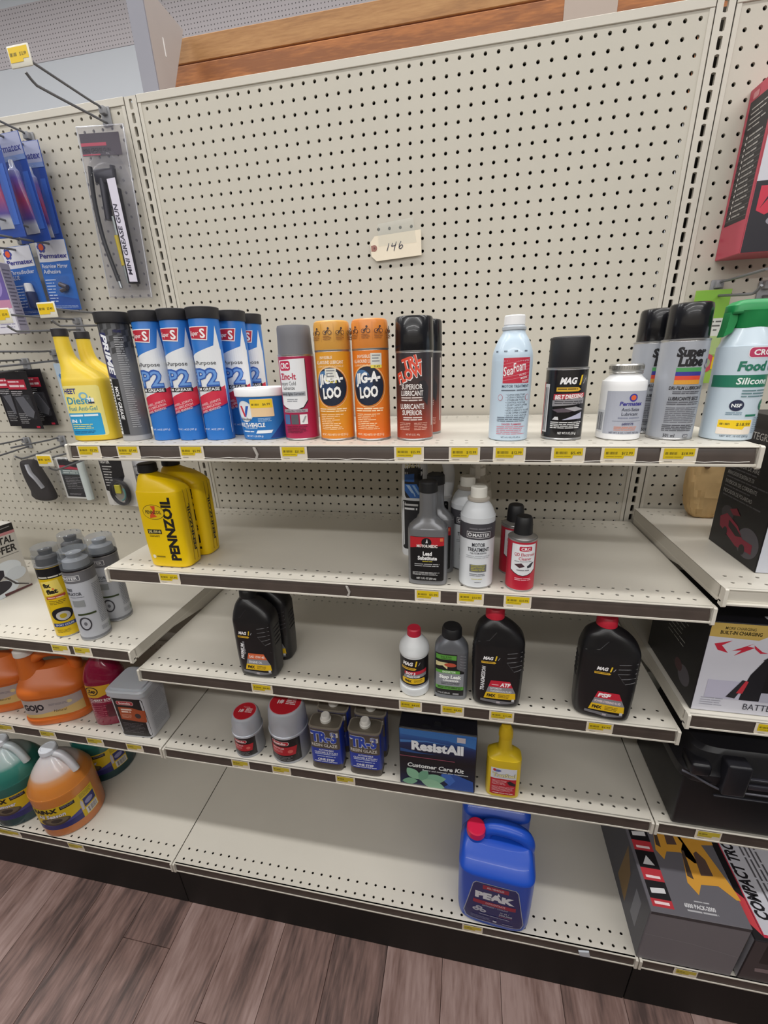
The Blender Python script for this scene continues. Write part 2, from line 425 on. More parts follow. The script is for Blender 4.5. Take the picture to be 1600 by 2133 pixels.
# ------------------------------------------------------------------ panels with real holes
OCT = [(math.cos(math.radians(45 * k)), math.sin(math.radians(45 * k))) for k in range(8)]
SQ = [(1, 0), (1, 1), (0, 1), (-1, 1), (-1, 0), (-1, -1), (0, -1), (1, -1)]
class HolePanel:
    """flat sheet in (u,v) with holes; cells fill the sheet so nothing overlaps"""
    def __init__(s, depth, ring=None): s.V, s.F, s.d, s.ring = [], [], depth, ring or OCT
    def quad(s, u0, v0, u1, v1):
        if u1 - u0 < 1e-6 or v1 - v0 < 1e-6: return
        b = len(s.V); s.V += [(u0, v0, 0), (u1, v0, 0), (u1, v1, 0), (u0, v1, 0)]; s.F.append((b, b + 1, b + 2, b + 3))
    def cell(s, u0, v0, u1, v1, cu, cv, ru, rv):
        b = len(s.V)
        for dx, dy in SQ:
            s.V.append((cu if dx == 0 else (u1 if dx > 0 else u0), cv if dy == 0 else (v1 if dy > 0 else v0), 0))
        sc = 1.0
        for (c, q) in s.ring: s.V.append((cu + ru * c * sc, cv + rv * q * sc, 0))
        for (c, q) in s.ring: s.V.append((cu + ru * c * sc, cv + rv * q * sc, -s.d))
        for k in range(8):
            j = (k + 1) % 8
            s.F.append((b + k, b + j, b + 8 + j, b + 8 + k)); s.F.append((b + 8 + k, b + 8 + j, b + 16 + j, b + 16 + k))
    def grid(s, u0, u1, v0, v1, us, vs, ru, rv, pitch=1.0, pv=None):
        pv = pv or pitch
        lo = vs[0] - pv / 2; hi = vs[-1] + pv / 2
        s.quad(u0, v0, u1, lo); s.quad(u0, hi, u1, v1)
        ul = us[0] - pitch / 2; uh = us[-1] + pitch / 2
        s.quad(u0, lo, ul, hi); s.quad(uh, lo, u1, hi)
        for v in vs:
            for u in us: s.cell(u - pitch / 2, v - pv / 2, u + pitch / 2, v + pv / 2, u, v, ru, rv)
    def wallgeo(s, y=0.0):      # u -> x, v -> z, depth -> +y
        return [(u, y - d, v) for u, v, d in s.V], s.F
    def shelfgeo(s, z=0.0):     # u -> x, v -> y, depth -> -z
        return [(u, v, z + d) for u, v, d in s.V], s.F

def peg_panel(x0, z0, z1, label, rows_from, rows_to, top=False):
    """48 inch bay starting at upright x0"""
    t = thing('pegboard_panel', label, 'pegboard', Matrix.Translation(P(x0, 0, 0)), 'pegboard back panels')
    hp = HolePanel(.2)
    n0 = math.ceil(-rows_to - .48); rows = sorted(-.48 - k for k in range(int(rows_from), int(rows_to)))
    rows = [r for r in rows if z0 + .5 <= r <= z1 - .45]
    lo = rows[0] - .5; hi = rows[-1] + .5
    hp.grid(.95, 47.05, max(z0, lo - .0), min(z1, hi), [1.5 + k for k in range(46)], rows, .143, .143)
    if lo > z0: hp.quad(.95, z0, 47.05, lo)
    if hi < z1: hp.quad(.95, hi, 47.05, z1)
    mk('perforated_board', hp.wallgeo(0.0), PEG, t, ang=None, fix=False)
    for xa in (.68, 46.98): mk('edge_trim', bbox(xa, xa + .34, -.07, .1, z0, z1, .03, 1), BEIGE, t, ang=30)
    if top: mk('top_trim', bbox(.68, 47.32, -.1, 2.3, -.02, .6, .03, 1), BEIGE, t, ang=30)
    else: mk('seam_trim', bbox(.95, 47.05, -.02, .1, z1 - .12, z1 - .02, .01, 1), BEIGE, t, ang=30)
    mk('rear_sheet', box(.7, 47.3, 2.3, 2.4, z0, z1), CAVITY_SHADE, t, ang=None)
SEAM = -29.9
for x0, nm in ((-48, 'behind the hanging blister cards'), (0, 'behind the paper number tag'), (48, 'behind the red hanging box')):
    peg_panel(x0, SEAM + .03, -.02, 'beige pegboard back panel ' + nm, 0, 30, True)
for x0, nm in ((-48, 'behind the wheel cleaner cans'), (0, 'behind the yellow oil bottles'), (48, 'behind the brown paper bag')):
    peg_panel(x0, -74.5, SEAM - .03, 'beige lower pegboard panel ' + nm, 30, 44 if x0 else 54)

def upright(x, label):
    t = thing('gondola_upright', label, 'upright', Matrix.Translation(P(x, 0, 0)), 'slotted uprights')
    hp = HolePanel(.3, [(1, 0), (.95, .88), (0, 1), (-.95, .88), (-1, 0), (-.95, -.88), (0, -1), (.95, -.88)])
    zs = sorted(-k for k in range(0, 74))
    hp.grid(-.64, .64, -74.5, .58, [-.0], zs, .165, .39, .5, 1.0)
    V, F = hp.wallgeo(-.03)
    mk('slotted_face', (V, F), BEIGE, t, ang=None, fix=False)
    mk('flank', box(-.64, -.6, -.03, 2.3, -74.5, .58), BEIGE, t, ang=None)
    mk('flank', box(.6, .64, -.03, 2.3, -74.5, .58), BEIGE, t, ang=None)
    mk('core', box(-.6, .6, 1.2, 2.3, -74.5, .5), CAVITY_SHADE, t, ang=None)
upright(-48, 'slotted beige upright at the far end of the blister card bay')
upright(0, 'slotted beige upright beside the grease gun blister pack')
upright(48, 'slotted beige upright beside the red hanging box')
upright(96, 'slotted beige upright at the far end of the boxed goods bay')

# ------------------------------------------------------------------ shelves
def shelf(key, x0, label, insert=True, glossy=False, torn=False):
    zf, k = SHELF[key]; deck = key == 'DK'
    yf = -20.15 if deck else YF
    mtx = Matrix.Translation(P(x0 + .06, yf, zf if not deck else zf)) @ Matrix.Rotation(-math.atan(k), 4, 'X')
    t = thing('base_deck' if deck else 'gondola_shelf', label, 'shelf', mtx, 'base decks' if deck else 'shelves')
    W_, D_ = 47.88, (20.0 if deck else 16.6)
    hp = HolePanel(.06); us = [k_ + .94 for k_ in range(47)]
    ra, rb = (.55, 1.6) if deck else (.85, 1.85)
    hp.grid(0, W_, 0, 3.0, us, [ra, rb], .135, .125, 1.0, rb - ra)
    hp.grid(0, W_, 3.0, D_, us, [D_ - 1.9, D_ - .95], .135, .125, 1.0, .95)
    g = merge(hp.shelfgeo(0), box(0, W_, .02, D_, -1.06, -.95), box(.12, .16, .02, D_, -1, -.01), box(W_ - .16, W_ - .12, .02, D_, -1, -.01), box(0, W_, D_ - .04, D_, -1, -.002))
    mk('shelf_pan', g, BEIGE2, t, ang=None, fix=False)
    prof = [(.12, 0), (-.06, 0), (-.09, -.03), (-.09, -.09), (-.02, -.11), (.06, -.14), (.06, -1.06), (-.1, -1.09), (-.15, -1.06), (-.18, -1.08), (-.18, -1.2), (-.14, -1.24), (.12, -1.24)]
    mk('price_channel', prism(prof, .02, W_ - .02, 'x'), BEIGE2, t, ang=None)
    if insert:
        ip = [(.05, -.12), (-.02, -.28), (-.06, -.6), (-.09, -.9), (-.11, -1.08), (.055, -1.07), (.055, -.12)]
        mk('channel_strip', prism(ip, .3, W_ - .3, 'x'), INSERT, t, ang=60)
    if torn:
        pts = []; r2 = random.Random(5); x = .4
        while x < W_ - .5: pts.append((x, -.115 + r2.uniform(-.01, .01), -.97 + r2.uniform(-.035, .05))); x += r2.uniform(.3, .9)
        mk('torn_edge', tube(pts, .022, 5), M('efece6', .3), t)
    for xa in (0, W_ - .22):
        mk('end_cap', prism([(.3, .03), (-.14, .03), (-.24, -.05), (-.27, -1.25), (-.16, -1.36), (.3, -1.3)], xa, xa + .22, 'x'), BEIGE2, t, ang=None)
        if not deck:
            mk('bracket', prism([(.5, -.05), (16.3, -.05), (16.3, -2.5), (13.5, -2.5), (6, -1.25), (.5, -1.2)], (0.005 if xa == 0 else W_ - .085), (.085 if xa == 0 else W_ - .005), 'x'), BEIGE, t, ang=None)
    return t
shelf('S1', 0, 'top beige shelf carrying the spray cans and grease tubes', torn=True)
shelf('S2', 0, 'beige shelf carrying the yellow oil bottles and grey lead bottle')
shelf('S3', 0, 'beige shelf carrying the black oil bottles')
shelf('S4', 0, 'beige shelf carrying the resin cans and the blue care kit')
shelf('LA', -48, 'beige shelf carrying the wheel cleaner cans and buffer box')
shelf('LB', -48, 'beige shelf carrying the orange hand cleaner jugs')
shelf('RA', 48, 'beige shelf with an empty channel under the brown paper bag', insert=False)
shelf('RB', 48, 'beige shelf carrying the white battery charger box')
shelf('RC', 48, 'beige shelf carrying the black battery box')
shelf('DK', -48, 'beige base deck under the washer fluid jugs')
shelf('DK', 0, 'beige base deck under the blue coolant jugs')
shelf('DK', 48, 'beige base deck under the jack stand box')
for x0, nm in ((-48, 'under the washer fluid jugs'), (0, 'under the blue coolant jugs'), (48, 'under the jack stand box')):
    o = mk('kick_plate', bbox(.05, 47.95, -19.9, -19.5, FLOOR - .0, -75.6, .04, 1), noisy('kick_black', '0e0a09', .1, 8, .7), ang=30); o.location = P(x0, 0, 0)
    o.data.transform(Matrix.Translation((0, 0, 0))); tag(o, 'black kick plate below the base deck ' + nm, 'kick plate', 'kick plates')

# ================================================================== goods on the top shelf
WHT, BLK, SIL = M('f1f2f4', .35), M('15141a', .3), M('b9b9ba', .3, .85)
def rim_can(t, r, h, body, name='can_body'):
    """straight tin with rolled rims; h = height of the tin"""
    secs = [(0, r * .93), (.03, r + .015), (.1, r + .015), (.14, r - .005), (.16, r), (h - .16, r), (h - .14, r - .005), (h - .1, r + .02), (h - .03, r + .02), (h, r - .06)]
    mk(name, loft([(.16, r), (h - .16, r)], 56), body, t)
    mk('bottom_rim', loft(secs[:5], 56), SIL, t); mk('top_rim', loft([(h - .17, r)] + secs[6:], 56), SIL, t)
    return Surf([(0, r), (h, r)])

# --- yellow fuel treatment bottles
def anti_gel(m, label):
    t = thing('fuel_additive_bottle', label, 'bottle', m, 'yellow fuel treatment bottles')
    YEL = M('e3c437', .38, sss=.05)
    s = smooth_secs([(0, 1.5, .95, 3), (.12, 1.68, 1.12, 3), (.5, 1.72, 1.15, 3), (4.2, 1.7, 1.12, 3), (5.0, 1.55, 1.0, 2.6, -.12), (5.7, 1.05, .78, 2.2, -.55), (6.3, .68, .6, 2, -.95), (7.0, .56, .54, 2, -1.08), (8.0, .5, .5, 2, -1.1)], 4)
    mk('body', loft(s, 48), YEL, t)
    mk('cap', loft([(7.95, .5, .5, 2, -1.1), (8.0, .56, .56, 2, -1.1), (8.5, .56, .56, 2, -1.1), (8.56, .5, .5, 2, -1.1)], 28), M('242126', .45), t)
    l = Label(Surf(s, 'front'), .12)
    l.rrect(-1.5, .45, 1.35, 4.35, M('ebdd83', .4), .2)
    l.rrect(-1.5, .5, 1.1, 2.25, M('2a9bd0', .4), .12)
    l.text('HEET', -.85, 3.75, .38, '2b2f7c', 1.0, bold=.03)
    l.ell(.12, 3.55, .34, .3, M('7fb4cf', .4)); l.ell(.14, 3.55, .2, .17, M('ebdd83', .4))
    l.text('Diesel', -.3, 2.95, .55, '2f8fb0', 1.9, bold=.015)
    l.rect(.35, 2.95, .85, 3.4, 'f2f2ee'); l.rect(.4, 2.97, .85, 3.1, '33313a')
    l.text('Fuel Anti-Gel', -.15, 2.45, .34, '3a97a6', 2.2, bold=.0)
    l.lines(-1.35, 1.9, 1.0, 2.15, 1, 'e8f2f8', .6, .1); l.text('IN 1', -.9, 1.5, .26, 'f4f7fa', .8, bold=.03)
    l.lines(-1.3, .95, .4, 1.4, 3, 'e8e28a'); l.lines(-1.3, .6, .5, .85, 2, '17608f')
    l.make(t); return t
a = anti_gel(on('S1', 0.9, -14.5, 14), 'yellow fuel additive bottle with long neck at the shelf front corner')
dup(a, 'yellow fuel additive bottle with long neck hidden behind another one', on('S1', .05, -11.6, 14))

# --- grease cartridges
def tube_body(t, mat, r=1.06, h=9.1, cap='2a292c', capr=1.14):
    mk('body', loft([(0, r - .05), (.04, r), (h - .5, r), (h - .4, r - .02), (h, r - .02)], 48), mat, t)
    mk('cap', loft([(h - .42, capr - .03), (h - .36, capr), (h + .12, capr + .01), (h + .3, capr + .03), (h + .34, capr - .02), (h + .34, capr - .2), (h + .1, capr - .24)], 48), M(cap, .5), t)
    return Surf([(0, r), (h, r)])
def moly(m, label):
    t = thing('grease_tube', label, 'grease tube', m, 'dark grey moly grease tubes')
    sf = tube_body(t, grad('moly_grey', [(0, 'a9a9ab'), (.045, 'a9a9ab'), (.05, '6a6b6f'), (.6, '717276'), (.8, '57585c'), (1, '4a4a4e')], .38), capr=1.2)
    l = Label(sf)
    for i in range(-9, 12):
        for j in range(5):
            if (i + j) % 2 == 0 and j * .42 < 1.9 - max(0, i) * .06:
                l.k = 0; l.poly([(i * .3, 8.2 - j * .42), (i * .3 + .3, 8.3 - j * .42), (i * .3 + .3, 8.68 - j * .42), (i * .3, 8.6 - j * .42)], '38383b')
    l.poly([(-.85, 5.0), (-.1, 4.75), (-.22, 8.0), (-.95, 8.05)], '272a5c')
    l.text('PRIME', -.68, 7.95, .46, 'eef0f6', 2.95, 'L', .04, .25, -88)
    l.rect(-.95, .55, -.62, 4.75, 'e6e6e8'); l.rect(-.62, .55, -.02, 4.75, '141417')
    l.text('MOLY GREASE', -.43, 4.2, .28, 'f0f0f2', 2.5, 'L', .02, .15, -90)
    l.lines(-.93, .7, -.66, 4.6, 18, '55565a', .6)
    l.text('PRIME', .62, 8.0, .2, '24254f', .55, bold=.04, shear=.2)
    l.lines(.3, 1.0, 1.0, 7.7, 42, 'a6a7aa', .4, .3); l.make(t); return t
a = moly(on('S1', 4.55, -14.55, 14), 'dark grey grease tube with checkered top beside the yellow bottle')
dup(a, 'dark grey grease tube standing behind its twin next to the blue tubes', on('S1', 5.35, -11.85, 24))
def ep2(m, label):
    t = thing('grease_tube', label, 'grease tube', m, 'blue and white grease tubes')
    BLU = M('2a72c4', .33); sf = tube_body(t, BLU); l = Label(sf)
    W2 = M('e3e6ea', .35)
    l.poly([(-2.3, 2.3), (1.55, 3.8), (1.55, 6.6), (1.3, 8.2), (1.0, 6.85), (-2.3, 5.7)], W2)
    l.rect(1.55, .5, 1.6, 6.6, W2)
    l.poly([(-2.3, 1.5), (1.5, 2.75), (1.5, 4.05), (-2.3, 2.75)], M('cf2f48', .38))
    l.poly([(-2.3, 1.44), (1.5, 2.69), (1.5, 2.77), (-2.3, 1.52)], '37388c')
    l.poly([(-.72, 7.3), (.62, 7.2), (.8, 8.15), (-.8, 8.15)], 'f2eef0')
    l.poly([(-.66, 7.36), (.57, 7.27), (.73, 8.09), (-.74, 8.09)], 'b92136')
    l.text('Super', -.27, 7.55, .3, 'f4f0f0', .72, bold=.01, shear=.1); l.text('S', .36, 7.38, .6, 'f4f0f0', .36, bold=.03)
    l.text('Multi-Purpose', -.3, 5.55, .28, '3b3d42', 2.6, bold=.005)
    l.text('EP2', -.25, 4.1, 1.15, '2b58ab', 2.6, bold=.06); l.text('EP2', -.25, 4.14, 1.07, '6b9bdc', 2.5, bold=.01, up=2)
    l.rect(-1.8, 3.68, 1.1, 3.98, '1b1a22'); l.text('PREMIUM GREASE', -.4, 3.73, .2, 'f0f0f0', 2.75, bold=.02)
    for i, (tx, ww) in enumerate((('WHEEL, JOINTS', 1.7), ('FOR LUBRICATION', 1.7), ('WHEEL BEARINGS', 1.6))):
        l.text(tx, .1, 2.75 - i * .26, .17, 'eac9cd', ww, bold=.01, rot=15)
    l.text('NET WT. 14OZ (397 g)', 0, .8, .13, 'cfdcf0', 1.7); l.make(t); return t
a = ep2(on('S1', 7.2, -14.25), 'blue and white grease tube standing next to the dark grey tubes')
dup(a, 'blue and white grease tube between two others, no tub in front', on('S1', 9.48, -14.2))
dup(a, 'blue and white grease tube directly beside the small blue tub', on('S1', 11.8, -14.15))
dup(a, 'blue and white grease tube behind the blue tub, second row', on('S1', 12.5, -11.5))
dup(a, 'blue and white grease tube behind the blue tub, farthest back', on('S1', 12.6, -8.9))

# --- wheel bearing grease tub
t = thing('grease_tub', 'small blue grease tub with a white lid', 'tub', on('S1', 15.35, -13.35))
s = [(0, 1.68), (.06, 1.75), (3.1, 1.98), (3.35, 2.0)]
mk('body', loft(s, 56), M('2673bd', .35), t)
mk('lid', loft([(3.2, 2.03), (3.25, 2.08), (3.72, 2.1), (3.8, 2.05), (3.8, 1.9), (3.72, 1.85)], 56), WHT, t)
l = Label(Surf(s)); l.poly([(1.0, .1), (2.6, .1), (2.6, 1.7)], '1d3f8a')
l.ell(-.75, 2.15, .78, .78, 'd8dde4'); l.ell(-.75, 2.15, .7, .7, M('e8ecf0', .3))
l.poly([(-1.2, 2.55), (-.95, 2.55), (-.72, 1.95), (-.72, 1.75), (-.85, 1.75)], 'd3343c'); l.poly([(-.3, 2.55), (-.55, 2.55), (-.72, 2.1), (-.72, 1.75), (-.65, 1.75)], '2a5db8')
l.text('Valvoline', -.75, 1.5, .2, '33353f', 1.0)
l.rrect(-.15, 1.75, 1.55, 3.05, 'efcfa4', .06); l.rect(-.12, 2.4, 1.5, 3.0, 'f3cf2c'); l.bars(-.02, 2.58, .55, 2.72, 9, '6b5f1e'); l.text('$6.99', 1.05, 2.58, .16, '4a4530', .55)
l.text('MULTI-VEHICLE', -.35, 1.0, .3, 'f4f6f8', 2.2, bold=.03); l.lines(-.95, .85, .2, .95, 1, 'c9dcf0', .5); l.lines(.3, 1.35, 1.3, 1.65, 3, 'a9cdf0')
l.poly([(.0, .52), (1.15, .52), (1.3, .75), (.15, .75)], 'e8f0f8'); l.lines(-1.2, .55, -.1, .7, 1, 'e8f0f8', .5); l.text('NET WT 1 LB (454 g)', -.2, .25, .13, 'dfeaf5', 1.4)
l.make(t)

# --- zinc spray
t = thing('spray_can', 'crimson spray can with grey cap and white label', 'spray can', on('S1', 18.62, -14.0))
sf = rim_can(t, 1.28, 6.05, M('a8214d', .33))
mk('cap', loft([(6.02, 1.2), (6.05, 1.24), (7.2, 1.19), (7.75, 1.18), (7.93, 1.12), (7.96, .9), (7.85, .75)], 48), M('6f6f75', .45), t)
l = Label(sf); pts = [(-1.05, 5.65), (1.05, 5.75), (1.05, 2.9)] + [(1.05 - .35 * k, 2.6 - .35 * math.sin(k * .52) ) for k in range(1, 6)] + [(-1.05, 2.6)]
l.poly([(p[0] * 1.03 + .02, p[1] - .07) for p in pts], '1d1a22'); l.poly(pts, M('e6e8ec', .33))
l.rrect(-.95, 4.95, .0, 5.6, 'c0264e', .15); l.text('CRC', -.48, 5.1, .36, 'f2f2f4', .75, bold=.03)
l.text('Zinc-It', -.3, 4.35, .42, 'bb2148', 1.3, bold=.03); l.text('Instant Cold', -.35, 3.95, .26, '2a2a30', 1.3, bold=.0); l.text('Galvanize', -.3, 3.65, .24, '2a2a30', 1.0, bold=.0)
l.rect(-1.05, 3.2, .92, 3.5, '9ea2aa'); l.text('Severely Fights Corrosion', -.1, 3.27, .18, '2a2a30', 1.85, shear=.2)
l.lines(-.5, 2.75, .35, 3.0, 2, '8c8f96'); l.rect(-.9, 2.05, 1.0, 2.28, 'a9a4ac'); l.text('Contains Zinc • Dries Fast', 0, 2.1, .13, '40363e', 1.6)
for k, c in enumerate(('4a6a9c', '55585f', 'e3e4e6')):
    l.rect(-.95 + k * .66, 1.2, -.4 + k * .66, 1.9, c)
l.poly([(.5, 1.35), (.62, 1.3), (.85, 1.75), (.75, 1.8)], '9a9ca0'); l.lines(-.8, .5, .9, 1.05, 5, '5e1030'); l.make(t)

# --- orange spray lubricant
def jig(m, label, col, capc, sticker):
    t = thing('spray_can', label, 'spray can', m, 'orange spray lubricant cans')
    B = grad('orange_print', [(0, col[1]), (.5, col[0]), (1, col[0])], .33)
    sf = rim_can(t, 1.27, 6.25, B)
    secs = [(6.2, 1.26), (6.25, 1.28), (7.8, 1.25), (8.0, 1.2), (8.08, 1.1)]
    mk('cap', loft(secs, 48), M(capc, .28), t)
    l2 = Label(Surf(secs), base=.01)
    for k in range(-2, 4):
        l2.rect(k * .85 - .43, 6.7, k * .85 - .42, 7.85, '8c5a2a')
        for dx in (-.17, .17): l2.ell(k * .85 + dx, 7.3, .13, .13, '4d3a3a', 12); l2.ell(k * .85 + dx, 7.3, .09, .09, capc, 12)
        l2.poly([(k * .85 - .2, 7.28), (k * .85 + .05, 7.5), (k * .85 + .1, 7.46), (k * .85 - .1, 7.26)], '3a2c34'); l2.ell(k * .85 + .08, 7.56, .07, .07, '3a2c34', 10)
        l2.lines(k * .85 - .3, 6.8, k * .85 + .3, 7.1, 3, '8f5a2c', seed=k)
    l2.make(t, 'cap_print')
    l = Label(sf); l.text('INVISIBLE', -.25, 5.62, .2, 'fbe9d2', .95); l.text('ALL-AROUND LUBRICANT', -.05, 5.3, .22, 'fbe9d2', 2.1, bold=.02); l.text('LUBRIFIANT INVISIBLE', .0, 5.08, .12, 'f0cfa0', 2.0)
    l.ell(.0, 3.75, 1.3, 1.42, 'f0c08a'); l.ell(.02, 3.73, 1.23, 1.35, 'c4752a'); l.ell(-.02, 3.77, 1.18, 1.3, M('20283a', .3)); l.ell(-.42, 4.2, .62, .66, M('4d78a8', .3)); l.ell(-.25, 4.0, .6, .62, M('2b3f60', .3))
    l.text('JIG-A-', 0, 4.05, .62, 'f4f4f2', 1.85, bold=.05, shear=.15, rot=6, up=1); l.text('LOO', .05, 3.05, .68, 'f4f4f2', 1.35, bold=.05, shear=.1, rot=5, up=1)
    l.lines(-1.1, 2.0, 1.1, 2.3, 2, 'fae0b8', .5, .1); l.lines(-1.0, .75, .9, 1.9, 9, 'f5d2a4', .38, .5); l.text('NET WT. / PESO NETO 10.9 OZ (311 g)', 0, .38, .15, 'fbe6c4', 2.1)
    sx, sz_ = sticker; l.rect(sx, sz_, sx + .78, sz_ + .2, 'ecd95a'); l.rect(sx, sz_ + .2, sx + .78, sz_ + .95, 'dcdcd4'); l.lines(sx + .1, sz_ + .3, sx + .7, sz_ + .85, 3, '8a8c90'); l.text('9.49', sx + .42, sz_ + .05, .11, '4a4636', .42)
    l.make(t); return t
jig(on('S1', 21.47, -14.1, 3), 'yellow orange spray can in shrink wrap beside the crimson can', ('dd9a2a', 'd98424'), 'd9a04a', (-.35, 4.05))
jig(on('S1', 24.2, -14.1, 0), 'deep orange spray can in shrink wrap beside the black capped can', ('e57d28', 'dd6a26'), 'e08a3e', (.25, 4.95))

# --- black capped lubricant
def tri(m, label):
    t = thing('spray_can', label, 'spray can', m, 'black and rust spray lubricant cans')
    sf = rim_can(t, 1.29, 6.0, grad('rust_print', [(0, 'a8432f'), (.2, '8f3a2c'), (.5, '4e322e'), (.75, '3a3234'), (1, '332f33')], .3))
    mk('cap', loft([(5.95, 1.3), (6.0, 1.32), (7.95, 1.27), (8.08, 1.2), (8.12, 1.05)], 48), M('131318', .22, coat=.2), t)
    l = Label(sf); l.poly([(.4, 3.2), (1.1, 2.4), (1.2, 3.6), (.85, 4.1), (.45, 4.0)], '2d2a2e')
    for up, c, g, dx in ((0, 'ece6e4', .085, .03), (1, 'dd4f38', .05, 0)):
        l.text('TRI-', .02 + dx, 4.98 - dx, .62, c, 1.35, bold=g, shear=.05, rot=17, up=up); l.text('FLOW', -.1 + dx, 4.2 - dx, .66, c, 2.0, bold=g, shear=.05, rot=20, up=up)
    for k, (tx, z, h, ww) in enumerate((('SUPERIOR', 3.5, .33, 1.5), ('LUBRICANT', 3.08, .33, 1.6), ('LUBRICANTE', 2.2, .33, 1.75), ('SUPERIOR', 1.78, .33, 1.45))): l.text(tx, -.05, z, h, 'eee7e4', ww, bold=.02)
    l.lines(-.85, 2.65, .75, 2.98, 2, 'dccdc8', .5, .1); l.lines(-.7, 1.35, .7, 1.65, 2, 'dccdc8', .5, .1); l.lines(-1.05, .7, -.15, 1.25, 5, 'd9a898', .4, .1); l.lines(.1, .7, 1.1, 1.25, 5, 'd9a898', .4, .1, 4); l.text('NET WT 12 OZ - 340 g', -.0, .38, .13, 'e0bdb2', 1.0); l.bars(1.5, 1.0, 1.75, 5.5, 4, 'd8ccc8'); l.make(t); return t
a = tri(on('S1', 27.28, -14.1), 'glossy black capped spray can with red slanted lettering, front one')
dup(a, 'glossy black capped spray can hidden right behind an identical can', on('S1', 27.7, -11.35))

# --- white motor treatment can with red script panel
t = thing('fuel_treatment_can', 'pale blue white can with red script panel and white cap', 'can', on('S1', 33.8, -14.25))
s = smooth_secs([(0, 1.2), (.08, 1.27), (.3, 1.3), (4.6, 1.31), (5.2, 1.3), (5.65, 1.25), (6.3, 1.02), (6.75, .76), (7.0, .68)], 5)
PB = M('c3d6e6', .3, coat=.2); mk('body', loft(s, 56), PB, t)
mk('neck_ring', loft([(6.95, .72), (7.0, .76), (7.15, .76), (7.22, .66), (7.3, .62)], 32), M('b5bcc4', .35), t)
mk('cap', loft([(7.25, .62), (7.3, .66), (7.8, .65), (7.86, .6)], 36), WHT, t)
l = Label(Surf(s)); l.rect(-.65, 3.75, 1.15, 5.3, M('c22f45', .35))
for k in range(6): l.k = 1; l.poly([(-.65, 3.9 + k * .2), (1.15, 4.2 + k * .2 if 4.2 + k * .2 < 5.28 else 5.28), (1.15, 4.22 + k * .2 if 4.22 + k * .2 < 5.3 else 5.3), (-.65, 3.92 + k * .2)], 'dc98a2')
l.text('Sea', -.3, 4.25, .55, 'f2f2f4', .62, bold=.01, shear=.35, rot=12); l.text('Foam', .42, 4.5, .55, 'f2f2f4', .85, bold=.01, shear=.35, rot=12)
for k, tx in enumerate(('AUTO', 'MARINE', 'FLEET')): l.text(tx, .62 + k * .12, 4.22 - k * .2, .13, 'f2e6e8', .5, rot=10)
for k in range(-1, 3): l.text('•••', -.55 + k * .65, 5.55, .3, '3f4a5c', .2)
l.text('MOTOR TREATMENT', .25, 3.48, .17, '3d4a60', 1.85, bold=.01); l.lines(-.7, 3.15, 1.1, 3.35, 1, '6a7482', .4, .05)
for k, tx in enumerate(('• CLEAN INJECTORS', '• CLEAN CARB JETS', '• STABILIZE FUELS', '• CONTROL MOISTURE', '• QUIET NOISY LIFTERS', '• CLEAN DEPOSITS', '• ADD LUBRICITY TO FUEL', '• LUBE UPPER CYLINDER', '• DE-ICE AND ANTI-GEL')): l.text(tx, -.38, 2.98 - k * .165, .11, '39404e', .075 * len(tx), 'L', 0.0, .2)
l.ell(-.75, 2.85, .17, .2, 'c06a78', 16); l.ell(-.75, 2.85, .14, .17, PB, 16); l.ell(1.1, 2.85, .17, .2, 'c06a78', 16); l.ell(1.1, 2.85, .14, .17, PB, 16)
l.lines(-.9, 1.25, 1.1, 1.6, 3, '5a6474', .4, .1); l.text('DANGER: FLAMMABLE', .1, 1.08, .12, 'c2405a', 1.3); l.lines(-.9, .4, 1.1, 1.0, 5, 'cf7f90', .4, .2); l.text('NET 16 FL OZ (1 PT) 473 mL', .1, .22, .1, '5a6474', 1.3); l.make(t)

# --- belt dressing
def mag(l, x, z, k=1.0, sub=True, c='f0eef0'):
    """slanted maker's mark: white letters, yellow numeral, yellow bar below"""
    l.text('MAG', x - .12 * k, z, .3 * k, c, .85 * k, bold=.05, shear=.25); l.text('1', x + .52 * k, z - .03 * k, .42 * k, 'e8c22e', .2 * k, bold=.06, shear=.25)
    l.poly([(x + .66 * k, z), (x + .8 * k, z + .26 * k), (x + .86 * k, z + .26 * k), (x + .72 * k, z)], '9a9aa0')
    if sub: l.poly([(x - .68 * k, z - .38 * k), (x + .42 * k, z - .38 * k), (x + .55 * k, z - .28 * k), (x + .42 * k, z - .18 * k), (x - .68 * k, z - .18 * k)], 'dcae34'); l.lines(x - .62 * k, z - .33 * k, x + .38 * k, z - .23 * k, 1, '6a5420', .6, .05)
t = thing('spray_can', 'short black spray can with flat black cap and red banner', 'spray can', on('S1', 37.37, -13.95))
sf = rim_can(t, 1.29, 4.62, M('161418', .22, coat=.3))
mk('cap', loft([(4.58, 1.2), (4.62, 1.22), (6.2, 1.2), (6.38, 1.17), (6.46, 1.08)], 48), M('1d1c20', .5), t)
l = Label(sf); mag(l, .05, 3.62, 1.25); l.poly([(-.95, 2.62), (1.1, 2.78), (1.1, 3.05), (-.95, 2.98)], 'b8414c'); l.text('BELT DRESSING', .07, 2.7, .25, 'f4f0f0', 1.85, bold=.035, shear=.2, rot=3)
l.poly([(-1.0, 2.2), (1.1, 2.38), (1.1, 2.74), (-1.0, 2.58)], '8f8d92'); l.lines(-.85, 2.3, 1.0, 2.55, 2, '3a383e', .45, .1)
l.poly([(-1.0, 2.0), (-.3, 2.1), (.4, 1.95), (.1, 1.85), (-.6, 1.82)], '5a4e58'); l.poly([(-.2, 2.1), (.5, 2.2), (1.1, 2.0), (.4, 1.9)], 'a7a4aa'); l.poly([(-.3, 1.35), (1.0, 1.42), (1.0, 1.85)], 'b9bad0'); l.poly([(-.9, 1.35), (-.5, 1.35), (-.55, 1.55), (-.75, 1.55)], 'cfcfd2')
